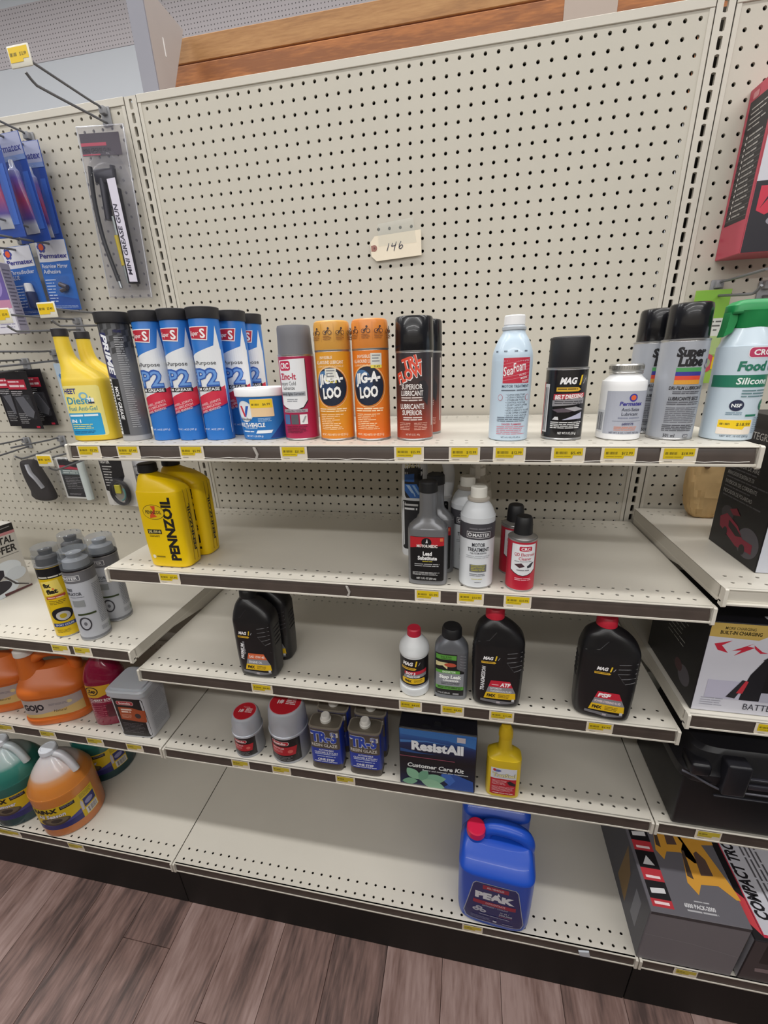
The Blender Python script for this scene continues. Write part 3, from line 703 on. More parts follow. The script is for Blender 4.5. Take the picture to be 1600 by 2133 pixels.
l.lines(-1.0, .75, 1.05, 1.22, 4, 'd9d9da', .5, .08); l.text('NET WT 8 OZ (226 g)', .1, .42, .15, 'e6e6e6', 1.15); l.rect(-1.75, .5, -1.3, 3.6, 'd8d8da'); l.bars(-1.7, .6, -1.4, 3.4, 5, '55555a'); l.rect(-1.9, .3, -1.76, 3.7, 'b8414c'); l.make(t)

# --- anti-seize jar
t = thing('lubricant_jar', 'white jar with ribbed silver lid and grey label', 'jar', on('S1', 40.93, -14.0))
s = smooth_secs([(0, 1.18), (.08, 1.29), (.25, 1.33), (3.35, 1.33), (3.7, 1.22), (3.95, .98), (4.1, .9)], 4)
mk('body', loft(s, 56), WHT, t)
mk('lid', loft([(4.08, .93), (4.12, .97), (4.2, .99), (4.25, .95), (4.3, .99), (4.62, .99), (4.7, .93)], 48), M('c4c3c0', .28, .9), t)
mk('lid_ridges', merge(*[xform(box(-.015, .015, -1.01, -.96, 4.4, 4.6), Matrix.Rotation(2 * math.pi * k / 44, 4, 'Z')) for k in range(44)]), M('a5a4a0', .3, .9), t, ang=None)
l = Label(Surf(s)); l.rect(-1.35, .42, 1.65, 3.1, M('aeb2bf', .4)); l.rect(-2.1, .5, -1.36, 1.9, M('dcdfe6', .4)); l.bars(-2.0, .6, -1.45, 1.75, 9, '5a5c66')
l.ell(.25, 2.7, .25, .25, '3c3c9a', 14); l.ell(.25, 2.7, .16, .16, 'e0653a', 14); l.text('Permatex', .2, 2.22, .24, '38348f', 1.4, bold=.03, shear=.15); l.text('Anti-Seize', .2, 1.88, .2, '3f4254', 1.1, bold=.01); l.text('Lubricant', .18, 1.6, .2, '3f4254', 1.0, bold=.01); l.lines(-.5, 1.35, .85, 1.48, 1, '80859a', .5, .1); l.rect(-.8, 1.24, 1.0, 1.26, '70758a'); l.text('#80078', .12, 1.0, .15, '3d3c6c', .7); l.lines(-.65, .62, .75, .9, 3, 'd08a72', .5, .1); l.text('NET WT. 8 OZ. / CONT. NET 226g', .05, .46, .11, '5a5d6c', 1.9); l.make(t)
o = thing('torn_tag_scrap', 'crumpled yellow label scrap lying behind the white jar', 'paper scrap', on('S1', 38.6, -8.8, 20))
mk('scrap', merge(prism([(-.6, 0), (.5, 0), (.62, .1), (0, .3), (-.55, .16)], -.25, .25, 'y')), M('e5c934', .5), o, ang=None)

# --- grey film lubricant cans
def film(m, label):
    t = thing('spray_can', label, 'spray can', m, 'grey film lubricant cans')
    sf = rim_can(t, 1.3, 6.05, M('a9adb6', .3, .15))
    mk('cap', loft([(6.0, 1.16), (6.05, 1.19), (7.8, 1.15), (7.98, 1.1), (8.05, .98)], 48), M('121217', .22, coat=.2), t)
    l = Label(sf); l.text('Super', .0, 5.05, .5, '17161c', 1.65, bold=.06, shear=.1); l.text('Lube', .02, 4.5, .52, '17161c', 1.4, bold=.06, shear=.1)
    for k, c in enumerate(('4c9a58', '3a3590', 'd94a36', 'd99a36')): l.rect(-.72, 4.15 - k * .24, .72, 4.4 - k * .24, c)
    l.poly([(1.05, 4.3), (1.2, 4.3), (1.18, 4.9), (1.07, 4.9)], '5a4a7c'); l.ell(1.12, 4.5, .2, .12, '9a8f9c', 14)
    l.text('DRI-FILM LUBRICANT', .05, 3.12, .2, '232228', 1.95, bold=.025, shear=.1); l.lines(-.7, 2.82, .95, 3.02, 2, '5b5c64', .5, .15); l.text('LUBRICANTE SECO', .02, 2.48, .21, '232228', 1.75, bold=.025, shear=.1); l.lines(-.9, 2.15, 1.0, 2.4, 2, '5b5c64', .5, .1)
    l.lines(-.9, 1.05, 1.0, 2.05, 9, '62636c', .42, .1); l.lines(-.95, .55, .95, .98, 4, '4c4d55', .5, .1); l.text('501 ml', -.5, .22, .2, '2c2b32', .62); l.rect(.3, .2, .62, .38, '5c5d66'); l.text('532', .46, .24, .1, 'd6d8de', .25); l.make(t); return t
a = film(on('S1', 44.1, -13.9), 'grey spray can with rainbow stripes and glossy black cap')
dup(a, 'grey spray can with black cap half hidden behind an identical can', on('S1', 43.45, -11.1, 14))

# --- white silicone can with green trigger
t = thing('spray_can', 'large white spray can with green trigger top', 'spray can', on('S1', 47.3, -14.1, 4))
s = smooth_secs([(0, 1.24), (.08, 1.34), (.25, 1.38), (5.0, 1.38), (5.5, 1.32), (6.05, 1.1), (6.6, .84)], 5)
mk('body', loft(s, 56), M('c9d8e4', .3, coat=.2), t)
GRN = M('1f8a4c', .4)
tr = mk('trigger_top', merge(loft([(6.5, .85, .85, 2.3), (6.6, .9, .9, 2.3), (7.3, .92, .92, 2.5), (7.45, 1.0, .95, 3)], 36), shift(loft([(7.3, 1.45, .6, 4), (7.4, 1.5, .68, 4), (7.75, 1.5, .66, 4), (7.95, 1.25, .55, 4), (8.05, .9, .4, 3)], 36), .15, 0, 0), prism([(-1.35, 7.4), (-.95, 7.4), (-.9, 6.9), (-1.05, 6.3), (-1.5, 6.05), (-1.4, 6.6)], -.32, .32, 'y')), GRN, t)
l = Label(Surf(s)); l.rrect(-.5, 4.85, .95, 5.45, 'ece6ec', .2); l.rrect(-.46, 4.88, .9, 5.41, 'b8325c', .18); l.text('CRC', .22, 5.0, .3, 'f4f0f2', .95, bold=.03)
l.text('Food', -.1, 4.15, .5, '25755f', 1.5, bold=.045, shear=.1); l.text('Grade', 1.5, 4.15, .5, '25755f', 1.3, bold=.045, shear=.1)
l.rect(-2.2, 3.2, 2.2, 3.9, M('27785f', .35)); l.text('Silicone', .1, 3.38, .36, 'eef4f2', 1.75, bold=.02, shear=.1); l.lines(-.4, 2.55, 1.3, 3.05, 3, '6b8a90', .5, .2)
l.ell(-.5, 2.15, .36, .33, '232a48'); l.text('NSF', -.5, 2.05, .2, 'eef2f4', .5, bold=.03); l.rect(.05, 1.5, .75, 1.62, '27785f'); l.ell(1.2, 2.15, .36, .33, '27785f'); l.text('H1', 1.2, 2.07, .18, 'e8f2ee', .25); l.lines(-.95, 1.55, -.15, 1.75, 2, '7a94a4', .5, .1)
l.rrect(-1.25, .42, .55, 1.32, 'ece2d6', .08); l.poly([(-1.22, .85), (.05, .72), (.15, .9), (.5, .9), (.5, 1.28), (-1.22, 1.28)], 'f0cb1e'); l.bars(-1.12, .98, -.6, 1.1, 8, '6b5f1e'); l.text('$18.99', .05, .95, .17, '5a521e', .75)
l.lines(.65, .45, 1.6, 1.45, 9, '7f95a6', .4, .3); l.text('NET WT. 10 OZ (283 g)', -.25, .26, .11, '4c5c6c', 1.5); l.make(t)

# ================================================================== second shelf
def yellow_oil(m, label):
    t = thing('oil_bottle', label, 'oil bottle', m, 'yellow motor oil bottles')
    s = smooth_secs([(0, 1.7, .9, 4), (.12, 1.88, 1.1, 4), (.5, 1.98, 1.16, 4), (3, 2.06, 1.2, 4.5), (6.4, 2.06, 1.2, 4.5), (6.9, 2.02, 1.14, 4), (7.3, 1.85, 1.05, 3.5, -.12), (7.75, 1.45, .9, 3, -.45), (8.05, 1.0, .75, 2.4, -.85), (8.25, .72, .66, 2, -1.0), (8.4, .62, .62, 2, -1.02)], 4)
    YL = M('efc800', .36)
    b = mk('body', loft(s, 56), YL, t)
    mk('seam_ridge', merge(tube([(2.0, .25, .5), (2.075, .25, 3), (2.075, .25, 6.4), (2.02, .25, 6.9)], .035, 6), tube([(2.0, -.25, .5), (2.075, -.25, 3), (2.075, -.25, 6.4), (2.02, -.25, 6.9)], .035, 6)), M('9a7d08', .4), b)
    mk('cap', loft([(8.32, .7, .7, 2, -1.02), (8.36, .76, .76, 2, -1.02), (9.0, .74, .74, 2, -1.02), (9.08, .66, .66, 2, -1.02)], 32), M('1b1a1c', .45), t)
    l = Label(Surf(s, 'front'), .12)
    l.text('PENNZOIL', 1.3, .75, .82, '1c1a1a', 5.7, 'L', .05, .0, 90)
    l.ell(-.35, 5.15, 1.02, .66, '2a2318'); l.ell(-.35, 5.15, .98, .62, M('e8c41a', .36)); l.poly([(-.75, 4.62), (-.05, 4.75), (-.3, 4.95), (-.15, 5.4), (-.1, 5.7), (-.55, 5.68), (-.35, 5.3), (-.7, 4.9)], 'd9542a'); l.text('PENNZOIL', -.35, 5.0, .3, '22201e', 1.5, bold=.02)
    l.rect(-1.3, 3.2, .05, 3.6, '1e1c1a'); l.text('SAE 10W-40', -.62, 3.28, .24, 'ecdf9a', 1.15); l.lines(-1.2, 2.85, -.2, 3.1, 2, '6b5a10', .4, .1); l.ell(-1.2, 1.05, .17, .17, 'ece6d2', 14); l.lines(-.95, .95, -.1, 1.15, 1, '8a7512', .7, .1); l.make(t)
    l = Label(Surf(None, 'plane', O=(2.085, 0, 0), U=(0, 1, 0), V=(0, 0, 1))); l.text('PENNZOIL', .16, 1.4, .3, '1f1c18', 4.2, 'L', .03, 0, 90); l.make(t, 'side_print'); return t
a = yellow_oil(on('S2', 5.85, -15.1), 'yellow motor oil bottle with black cap at the shelf edge')
dup(a, 'yellow motor oil bottle standing behind an identical yellow one', on('S2', 6.15, -12.55))

def lead(m, label):
    t = thing('additive_bottle', label, 'bottle', m, 'grey lead substitute bottles')
    s = smooth_secs([(0, 1.3, .72, 4), (.1, 1.45, .86, 4), (.3, 1.5, .9, 4), (4.2, 1.5, .9, 4), (4.6, 1.42, .86, 3.4), (4.95, 1.15, .78, 2.8), (5.25, .82, .7, 2.2), (5.7, .66, .64, 2), (7.3, .64, .64, 2), (7.4, .6, .6, 2)], 4)
    mk('body', loft(s, 48), M('85868a', .32, .45), t)
    mk('cap', loft([(7.3, .64), (7.34, .7), (8.0, .68), (8.1, .6)], 36), M('17171a', .5), t)
    l = Label(Surf(s, 'front'), .12); l.rrect(-1.28, .42, 1.25, 4.05, '121114', .15); l.poly([(-1.28, 3.1), (-.3, 3.3), (.3, 3.3), (1.25, 3.35), (1.25, 4.02), (-1.28, 4.02)], 'b8222c')
    l.ell(-.05, 3.6, .38, .36, '19171b', 18); l.poly([(-.12, 3.55), (.05, 3.55), (0, 3.9)], 'd8d8da'); l.text('MOTOR MEDIC', 0, 3.2, .22, 'e8e2de', 1.55, bold=.04); l.text('Lead', .02, 2.55, .3, 'f0f0f0', .68, bold=.04); l.text('Substitute', .02, 2.18, .3, 'f0f0f0', 1.45, bold=.04); l.lines(-.35, 1.98, .4, 2.08, 1, 'c2b23a', .6, .05); l.lines(-.95, 1.55, .95, 1.85, 2, 'b8b8ba', .4, .1); l.rect(.95, 3.7, 1.18, 3.95, 'd9744a'); l.lines(-1.1, .85, 1.0, 1.15, 3, 'c8c8c8', .4, .2); l.text('NET 12 FL OZ (354 mL)', -.05, .55, .15, 'e8e8e8', 1.5); l.make(t); return t
a = lead(on('S2', 28.35, -15.62), 'silver grey long necked bottle with black and red label, front one')
dup(a, 'silver grey long necked bottle tucked behind an identical bottle', on('S2', 28.75, -13.5))

# white jug with handle loop
t = thing('detailing_jug', 'white jug with handle loop and black blue label', 'jug', on('S2', 27.75, -10.0))
s = smooth_secs([(0, 2.0, 1.3, 4), (.15, 2.2, 1.5, 4), (4.9, 2.2, 1.5, 4), (5.4, 2.1, 1.45, 3.6)], 3)
WJ = M('e4e6ea', .35)
mk('body', loft(s, 48), WJ, t)
sl = smooth_secs([(5.2, 1.15, 1.4, 3.6, -.95), (6, 1.1, 1.3, 3.4, -1.05), (8.2, 1.05, 1.2, 3, -1.05), (9.0, .85, .95, 2.5, -1.05), (9.3, .5, .6, 2, -1.0)], 3)
mk('spout_column', loft(sl, 40), WJ, t)
mk('handle', tube(curve_pts([(-.9, 0, 8.9), (.4, 0, 9.1), (1.4, 0, 8.7), (1.85, 0, 7.6), (1.85, 0, 6.2), (1.6, 0, 5.2), (1.2, 0, 4.8)]), .48, 14), WJ, t)
l = Label(Surf(sl, 'front'), .2); l.rrect(-.75, 5.3, .78, 9.0, '17171b', .35); l.text('FAST!', -.02, 8.0, .45, 'c8c08a', 1.25, bold=.02, rot=5); l.lines(-.6, 8.55, .6, 8.75, 1, '9a9a9a', .4, .1); l.poly([(-.72, 7.4), (.1, 7.5), (.1, 6.8), (-.72, 6.8)], '2a5aa0'); l.poly([(-.72, 6.6), (.3, 6.6), (.7, 5.8), (.5, 5.4), (-.3, 5.4), (-.72, 6.0)], '2f68b8'); l.poly([(-.6, 6.5), (-.3, 6.5), (.3, 5.5), (.1, 5.5)], 'a8c6e6'); l.poly([(-.1, 6.5), (.1, 6.5), (.6, 5.7), (.45, 5.6)], '8fb4dc'); l.make(t)
l = Label(Surf(s, 'front'), .2); l.rrect(-2.0, .7, 1.9, 5.2, '1a1a20', .2); l.lines(-1.8, 4.2, -.6, 4.9, 2, 'd8d8da', .5, .1); l.make(t, 'body_label')

# trigger bottles in a row behind
def trigger(m, label):
    t = thing('trigger_sprayer', label, 'spray bottle', m, 'white trigger spray bottles')
    C = M('ece8e0', .35); s = smooth_secs([(0, 1.1), (.1, 1.25), (5.2, 1.25), (6.0, 1.0), (6.8, .6), (7.2, .5)], 4)
    mk('body', loft(s, 36), M('b5afa4', .3), t)
    mk('collar', loft([(7.1, .62), (7.15, .66), (7.75, .64), (7.8, .5)], 28), C, t)
    mk('spray_head', merge(loft([(7.75, .42, .42, 3), (8.3, .45, .5, 3), (8.9, .48, .9, 3, 0, -.1), (9.1, .42, .8, 3, 0, -.1)], 28), prism([(-.5, 8.2), (-.7, 8.2), (-1.1, 7.2), (-.95, 7.0), (-.75, 7.3)], -.2, .2, 'x'), box(-.9, .9, -.15, .25, 8.3, 8.75)), C, t)
    return t
a = trigger(on('S2', 32.0, -9.6), 'white trigger spray bottle nearest behind the motor treatment can')
dup(a, 'white trigger spray bottle in the middle of its row', on('S2', 32.1, -6.9))
dup(a, 'white trigger spray bottle at the pegboard end of its row', on('S2', 32.2, -4.2))

def motor_can(m, label):
    t = thing('fuel_treatment_can', label, 'can', m, 'white motor treatment cans')
    s = smooth_secs([(.12, 1.27), (.2, 1.27), (5.2, 1.27), (5.6, 1.24), (6.2, 1.02), (6.6, .72), (6.75, .62)], 4)
    mk('body', loft(s, 48), M('dfe3e8', .33), t); mk('bottom_rim', loft([(0, 1.18), (.03, 1.285), (.1, 1.285), (.16, 1.26)], 48), SIL, t)
    mk('collar', loft([(6.65, .74), (6.7, .8), (6.85, .8), (6.95, .66)], 32), M('b5aea4', .4), t); mk('cap', loft([(6.9, .55), (6.95, .6), (7.6, .59), (7.68, .52)], 32), M('eceae2', .4), t)
    l = Label(Surf(s)); l.rect(-3.9, 3.98, 3.9, 5.2, M('4b4a50', .38)); l.rrect(-.82, 4.12, .98, 4.6, 'd8d8da', .04); l.rrect(-.78, 4.16, .94, 4.56, '46454b', .04); l.ell(-.57, 4.36, .15, .15, 'e4e4e6', 16); l.ell(-.57, 4.36, .08, .08, '46454b', 12); l.text('MASTER', .27, 4.24, .24, 'e4e4e6', 1.25, bold=.02)
    l.lines(-.6, 4.75, 1.1, 4.88, 1, '7b7a80', .7, .1); l.text('MOTOR', .1, 3.45, .28, '2b2d36', .95, bold=.02); l.text('TREATMENT', .1, 3.08, .28, '2b2d36', 1.6, bold=.02); l.text('FUEL SYSTEM ADDITIVE', .1, 2.86, .13, '4b4e58', 1.2); l.lines(-.8, 2.45, 1.0, 2.72, 2, 'a9acb2', .4, .05); l.rect(-.5, 1.4, .75, 2.0, '6f7070'); l.lines(-.4, 1.45, .65, 1.95, 4, 'b8b24a', .45, .1); l.lines(-.5, 1.0, .7, 1.25, 2, '6c6e76', .4, .1); l.lines(-.35, .75, .45, .85, 1, 'cfc98a', .6, .1); l.lines(-.1, .5, .35, .58, 1, '6c6e76', .7, 0); l.make(t); return t
a = motor_can(on('S2', 32.0, -15.3), 'white motor treatment can with charcoal band and white cap')
dup(a, 'white motor treatment can half hidden behind the same kind of can', on('S2', 31.2, -12.45))

def contact_cleaner(m, label):
    t = thing('spray_can', label, 'spray can', m, 'small crimson electronic cleaner cans')
    sf = rim_can(t, 1.03, 4.1, M('bd2038', .33))
    mk('shoulder', loft([(4.0, 1.0), (4.15, .95), (4.35, .62), (4.4, .5)], 40), SIL, t)
    mk('cap', loft([(4.3, .6), (4.35, .66), (5.0, .63), (5.5, .58), (5.62, .5)], 36), M('17171a', .5), t)
    l = Label(sf); pts = [(-.85, 3.8), (.95, 3.8), (.95, 1.8)] + [(.95 - .3 * k, 1.75 - .4 * math.sin(k * .52)) for k in range(1, 6)] + [(-.85, 1.75)]
    l.poly([(p[0] * 1.05, p[1] - .06) for p in pts], '3a1420'); l.poly(pts, M('e6e8ec', .33)); l.rrect(-.3, 3.28, .6, 3.64, 'c02440', .1); l.text('CRC', .15, 3.36, .2, 'f2f2f4', .65, bold=.03)
    l.text('QD Electronic', .12, 2.9, .24, 'b92a48', 1.5, bold=.01); l.text('Cleaner', .15, 2.58, .24, 'b92a48', .9, bold=.01); l.poly([(-.6, 2.2), (-.1, 2.35), (.15, 2.1), (-.2, 1.95)], '4a3038'); l.poly([(.3, 2.1), (.6, 2.35), (.85, 2.4), (.6, 2.0), (.35, 1.95)], '3a3a42'); l.lines(-.6, 2.42, .7, 2.5, 1, '8a8a90', .6, .1); l.lines(-.4, 1.7, .5, 1.82, 1, '8a8a90', .6, .1); l.lines(-.5, .9, .7, 1.15, 2, 'e8a8b4', .5, .1); l.make(t); return t
a = contact_cleaner(on('S2', 35.25, -15.6), 'small crimson spray can with black cap at the shelf edge')
dup(a, 'small crimson spray can with black cap standing behind its twin', on('S2', 34.95, -13.0))

# ================================================================== third shelf
OIL = M('18171a', .34, coat=.1)
def black_oil(name, m, label, kind, wd=1.95, h=8.9):
    """black quart with recessed grip ribs, maker's mark and a trapezoid label"""
    t = thing(name, label, 'oil bottle', m, 'black motor oil bottles')
    s = smooth_secs([(0, wd - .38, .9, 4), (.12, wd - .2, 1.08, 4), (.55, wd - .06, 1.17, 4), (3, wd, 1.2, 4.4), (5.6, wd, 1.2, 4.4), (6.3, wd - .05, 1.14, 4), (6.9, wd - .25, 1.05, 3.2, -.1), (7.5, wd - .65, .95, 2.6, -.28), (7.95, .85, .78, 2.1, -.4), (8.15, .62, .62, 2, -.42)], 4)
    b = mk('body', loft(s, 56), OIL, t)
    rib, left, right = [], [], []
    sf = Surf(s, 'front')
    for k in range(5):
        z = 5.5 - k * .42; x0 = .62 + max(0, k - 2) * .3
        rib.append(tube([sf(x0, z - .08, -.01), sf((x0 + wd - .25) / 2, z + .02, -.01), sf(wd - .25, z + .12, -.01)], .045, 6))
    for k in range(5):
        z = 5.2 - k * .42; left.append(tube([(-wd + .04, -.55, z), (-wd - .0, 0, z), (-wd + .04, .55, z)], .07, 6)); right.append(tube([(wd - .04, -.55, z), (wd + .0, 0, z), (wd - .04, .55, z)], .07, 6))
    rib.append(tube([sf(.62, 4.6, -.01), sf(1.1, 3.9, -.01), sf(wd - .3, 2.9, -.01)], .03, 6))
    mk('front_ribs', merge(*rib), M('3a393d', .3), b); mk('side_ribs', merge(*left), M('2b2a2d', .35), b); mk('side_ribs', merge(*right), M('2b2a2d', .35), b)
    mk('shoulder_crease', tube([sf(-wd + .35, 6.25, -.01), sf(-.8, 6.5, -.01), sf(-.1, 7.2, -.01)], .045, 6), M('232226', .35), b)
    mk('cap', loft([(8.1, .68, .68, 2, -.42), (8.14, .75, .75, 2, -.42), (8.75, .73, .73, 2, -.42), (h, .62, .62, 2, -.42)], 36), M('c02338' if kind != '15' else '1b1a1c', .4), t)
    l = Label(sf, .12); mag(l, -.72 if kind != 'psf' else -.35, 4.75, .95, True); l.make(t, 'maker_mark'); l = Label(sf, .12)
    top = {'15': 'd0643a', 'atf': 'c02338', 'psf': 'c02338'}[kind]
    def band(z0, z1, c):
        f = lambda z: (-1.05 + (z - .95) * .28, 1.5 - max(0, z - 1.5) * .42)
        (a0, b0), (a1, b1) = f(z0), f(z1); l.k = 5; l.poly([(a0, z0), (b0, z0), (b1, z1), (a1, z1)], c)
    band(2.15, 2.78, top); band(1.58, 2.15, '85858a'); band(.95, 1.58, 'e2b81e'); l.k = 6
    if kind == '15':
        l.text('PREMIUM', -1.05, 2.05, .3, 'e8e8ea', 1.75, 'L', .03, .15, 84); l.lines(-.98, 2.6, -.75, 4.0, 12, '9a9a9e', .6)
        l.text('SAE 15W-40', .25, 2.3, .26, 'f2e6de', 1.5, bold=.02); l.text('ENGINE OIL', .05, 1.72, .24, 'dedee2', 1.3, bold=.03, shear=.15)
    if kind == 'atf':
        l.text('TRANSMISSION', -1.08, 1.7, .3, 'e8e8ea', 2.4, 'L', .02, .15, 88); l.text('ATF', .62, 2.25, .34, 'f4eef0', .85, bold=.05, shear=.2); l.lines(-.45, 2.3, .1, 2.42, 1, 'e6a8b0', .7, .1); l.text('AUTOMATIC', -.1, 1.92, .17, 'e2e2e6', .95, bold=.02); l.text('TRANSMISSION FLUID', .3, 1.66, .17, 'e2e2e6', 1.7, bold=.02)
    if kind == 'psf':
        l.text('PSF', -.05, 2.28, .34, 'f4eef0', .95, bold=.05, shear=.2); l.text('POWER STEERING FLUID', .25, 1.75, .2, 'ecd6da', 1.85, bold=.03)
    l.text('FMX', -.45, 1.12, .28, '1c1a16', .72, bold=.05, shear=.1); l.lines(.1, 1.02, 1.05, 1.42, 3, '6a5410', .4, .2)
    l.poly([(-1.3, .62), (-.4, .55), (.2, .4), (.9, .5), (1.45, .62), (1.45, .7), (-1.3, .86)], '77777c'); l.rect(0, .52, .28, .68, 'c2b8bc'); l.rect(1.2, .75, 1.42, 1.0, 'cfcfd2') if kind != 'x' else None; l.make(t); return t
a = black_oil('oil_bottle', on('S3', 12.45, -15.25), 'black engine oil bottle with orange topped label at the shelf edge', '15')
dup(a, 'black engine oil bottle standing behind the orange labelled one', on('S3', 12.8, -12.7))
black_oil('oil_bottle', on('S3', 34.1, -15.6), 'black transmission fluid bottle with red cap and red trapezoid label', 'atf', 2.02, 8.95)
black_oil('oil_bottle', on('S3', 42.4, -15.65, -7), 'black power steering fluid jug standing alone near the shelf end', 'psf', 2.15, 8.9)

t = thing('brake_fluid_bottle', 'small white bottle with red cap and black label', 'bottle', on('S3', 27.1, -15.35))
s = smooth_secs([(0, 1.18), (.08, 1.28), (.2, 1.31), (.75, 1.31), (.82, 1.24), (.95, 1.22), (3.9, 1.22), (4.0, 1.24), (4.08, 1.31), (4.3, 1.31), (4.75, 1.2), (5.2, .88), (5.5, .6), (5.65, .52)], 3)
mk('body', loft(s, 48), M('dfe2e4', .35), t); mk('cap', loft([(5.55, .55), (5.6, .6), (6.15, .58), (6.25, .5)], 32), M('c0203a', .42), t)
l = Label(Surf(s)); l.rect(-3.8, 1.0, 3.8, 3.85, M('1a181b', .35)); mag(l, -.3, 3.2, 1.15); l.poly([(-.75, 2.25), (1.3, 2.4), (1.3, 2.75), (-.75, 2.55)], 'c0283c'); l.text('DOT 3', -.2, 2.28, .24, 'f4eef0', .85, bold=.05, shear=.2); l.poly([(-.85, 1.9), (1.25, 2.05), (1.3, 2.38), (-.75, 2.22)], '8a8a8e'); l.text('BRAKE FLUID', .05, 1.98, .2, 'e6e6ea', 1.15, bold=.03, shear=.2); l.rrect(-1.0, 1.35, 1.1, 1.88, 'e2b81e', .15); l.text('FMX', -.4, 1.5, .24, '1c1a16', .65, bold=.05, shear=.1); l.lines(.1, 1.45, .9, 1.75, 3, '6a5410', .4, .2); l.rect(-1.4, 1.02, 1.6, 1.2, '9a9aa0'); l.make(t)

t = thing('radiator_sealer_bottle', 'metallic grey bottle with black cap and green label', 'bottle', on('S3', 30.3, -15.45))
s = smooth_secs([(0, 1.22, .75, 4), (.1, 1.36, .9, 4), (.3, 1.42, .95, 4), (4.2, 1.42, .95, 3.6), (4.9, 1.36, .92, 3), (5.4, 1.12, .84, 2.4), (5.8, .78, .7, 2), (5.95, .66, .64, 2)], 4)
b = mk('body', loft(s, 48), M('7e8188', .28, .5), t); mk('cap', loft([(5.85, .78), (5.9, .84), (6.55, .82), (6.75, .72), (6.78, .6)], 36), M('17171a', .5), t)
sf = Surf(s, 'front'); mk('grip_ribs', merge(*[tube([sf(.75, 4.5 - k * .28, .0), sf(1.2, 4.35 - k * .28, .0)], .035, 6) for k in range(5)]), M('8f9298', .28, .5), b)
l = Label(sf, .12); l.poly([(-1.3, .45), (1.1, .45), (1.1, 2.9), (.5, 3.2), (.5, 4.6), (-1.3, 4.6)], '1b1b1e'); l.rect(-1.25, 4.05, .45, 4.5, '5da043'); l.text('Stops & Seals', -.4, 4.27, .14, '24301c', .9); l.text('Coolant Leaks', -.4, 4.1, .14, '24301c', .9); l.poly([(-1.25, 3.35), (-.7, 3.45), (-.3, 3.1), (-.25, 3.75), (-1.25, 3.8)], 'd9cf9c'); l.ell(-.05, 3.55, .5, .2, 'b8503a', 18); l.rect(-1.25, 2.7, .75, 3.0, '5da043'); l.text('RADIATOR', -.15, 2.76, .19, 'e6eede', 1.1, bold=.02, shear=.15); l.rect(-1.25, 1.35, 1.08, 2.7, '8b8e94'); l.text('Stop Leak', -.05, 2.2, .32, 'f2f4f2', 1.85, bold=.045, shear=.1); l.text('Concentrate', .0, 1.9, .22, 'f2f4f2', 1.3, bold=.03); l.lines(-.8, 1.5, .8, 1.78, 2, '3a3c40', .4, .1); l.rect(-1.25, 1.05, 1.08, 1.4, '5da043'); l.lines(-1.1, 1.1, 1.0, 1.35, 2, '24301c', .5, .1); l.text('11 FL OZ (325 mL)', -.55, .6, .14, 'e6e6e6', 1.0); l.rect(.2, .55, .7, .72, '9a9a9e'); l.make(t)

# ================================================================== fourth shelf
def filler(m, label, r, hc, hl):
    t = thing('body_filler_can', label, 'can', m, 'body filler cans with tall lids')
    sf = Surf([(0, r), (hc, r)]); h = hc + hl
    mk('tin', loft([(0, r - .06), (.03, r + .03), (.12, r + .03), (.16, r), (hc, r)], 56), M('a5a7ae', .35, .3), t)
    LID = M('b4b7c0', .35, sss=.1)
    mk('lid', loft([(hc - .12, r + .05), (hc - .08, r + .1), (hc + .12, r + .1), (hc + .16, r + .02), (hc + hl * .55, r - .02), (h - .25, r - .12), (h - .06, r - .22), (h, r - .32)], 56), LID, t)
    l = Label(sf); l.rect(-1.9 * r / 1.4, .28, 1.35 * r / 1.4, hc - .15, M('19171a', .35)); k = r / 1.4
    l.rrect(-.95 * k, hc * .72, .5 * k, hc * .72 + .36 * k, 'e8d2d4', .15 * k); l.rrect(-.91 * k, hc * .72 + .03, .46 * k, hc * .72 + .33 * k, 'c22c3c', .13 * k); l.text('bondo', -.22 * k, hc * .72 + .08 * k, .2 * k, 'f4e8e8', 1.0 * k, bold=.04)
    l.poly([(-1.0 * k, hc * .32), (.9 * k, hc * .34), (1.1 * k, hc * .66), (-1.1 * k, hc * .66)], 'b8232f'); l.text('BODY FILLER', -.35 * k, hc * .57, .14 * k, 'f2dede', .95 * k, bold=.02); l.lines(-.85 * k, hc * .42, 0, hc * .52, 2, 'e29aa0', .4, .2); l.ell(.55 * k, hc * .48, .2 * k, .16 * k, 'd96a62', 14); l.lines(-.8 * k, .35, .7 * k, hc * .28, 3, '8a8a8e', .35, .3); l.make(t)
    l = Label(Surf(None, 'plane', O=(0, 0, h + .002), U=(1, 0, 0), V=(0, 1, 0)), .3); R_ = r - .36; l.ell(0, 0, R_ + .05, R_ + .05, 'dc98a0', 32); l.ell(0, 0, R_, R_, M('c4202f', .4), 32)
    l.text('#1', -R_ * .32, R_ * .12, .34 * k, 'f4e8e8', .45 * k, 'C', .04, 0, 180); l.lines(-R_ * .0 + .05, -R_ * .2, R_ * .7, R_ * .35, 4, 'f0dada', .55, .1); l.text('Rapid Dry', 0, R_ * .5, .14 * k, 'f0c8cc', .7 * k, 'C', 0, .2, 180); l.make(t, 'lid_label'); return t
filler(on('S4', 9.4, -15.25), 'smaller black and red filler can with grey domed lid', 1.48, 2.75, 2.0)
filler(on('S4', 13.85, -14.8), 'larger black and red filler can with tall grey lid', 1.92, 3.35, 2.75)

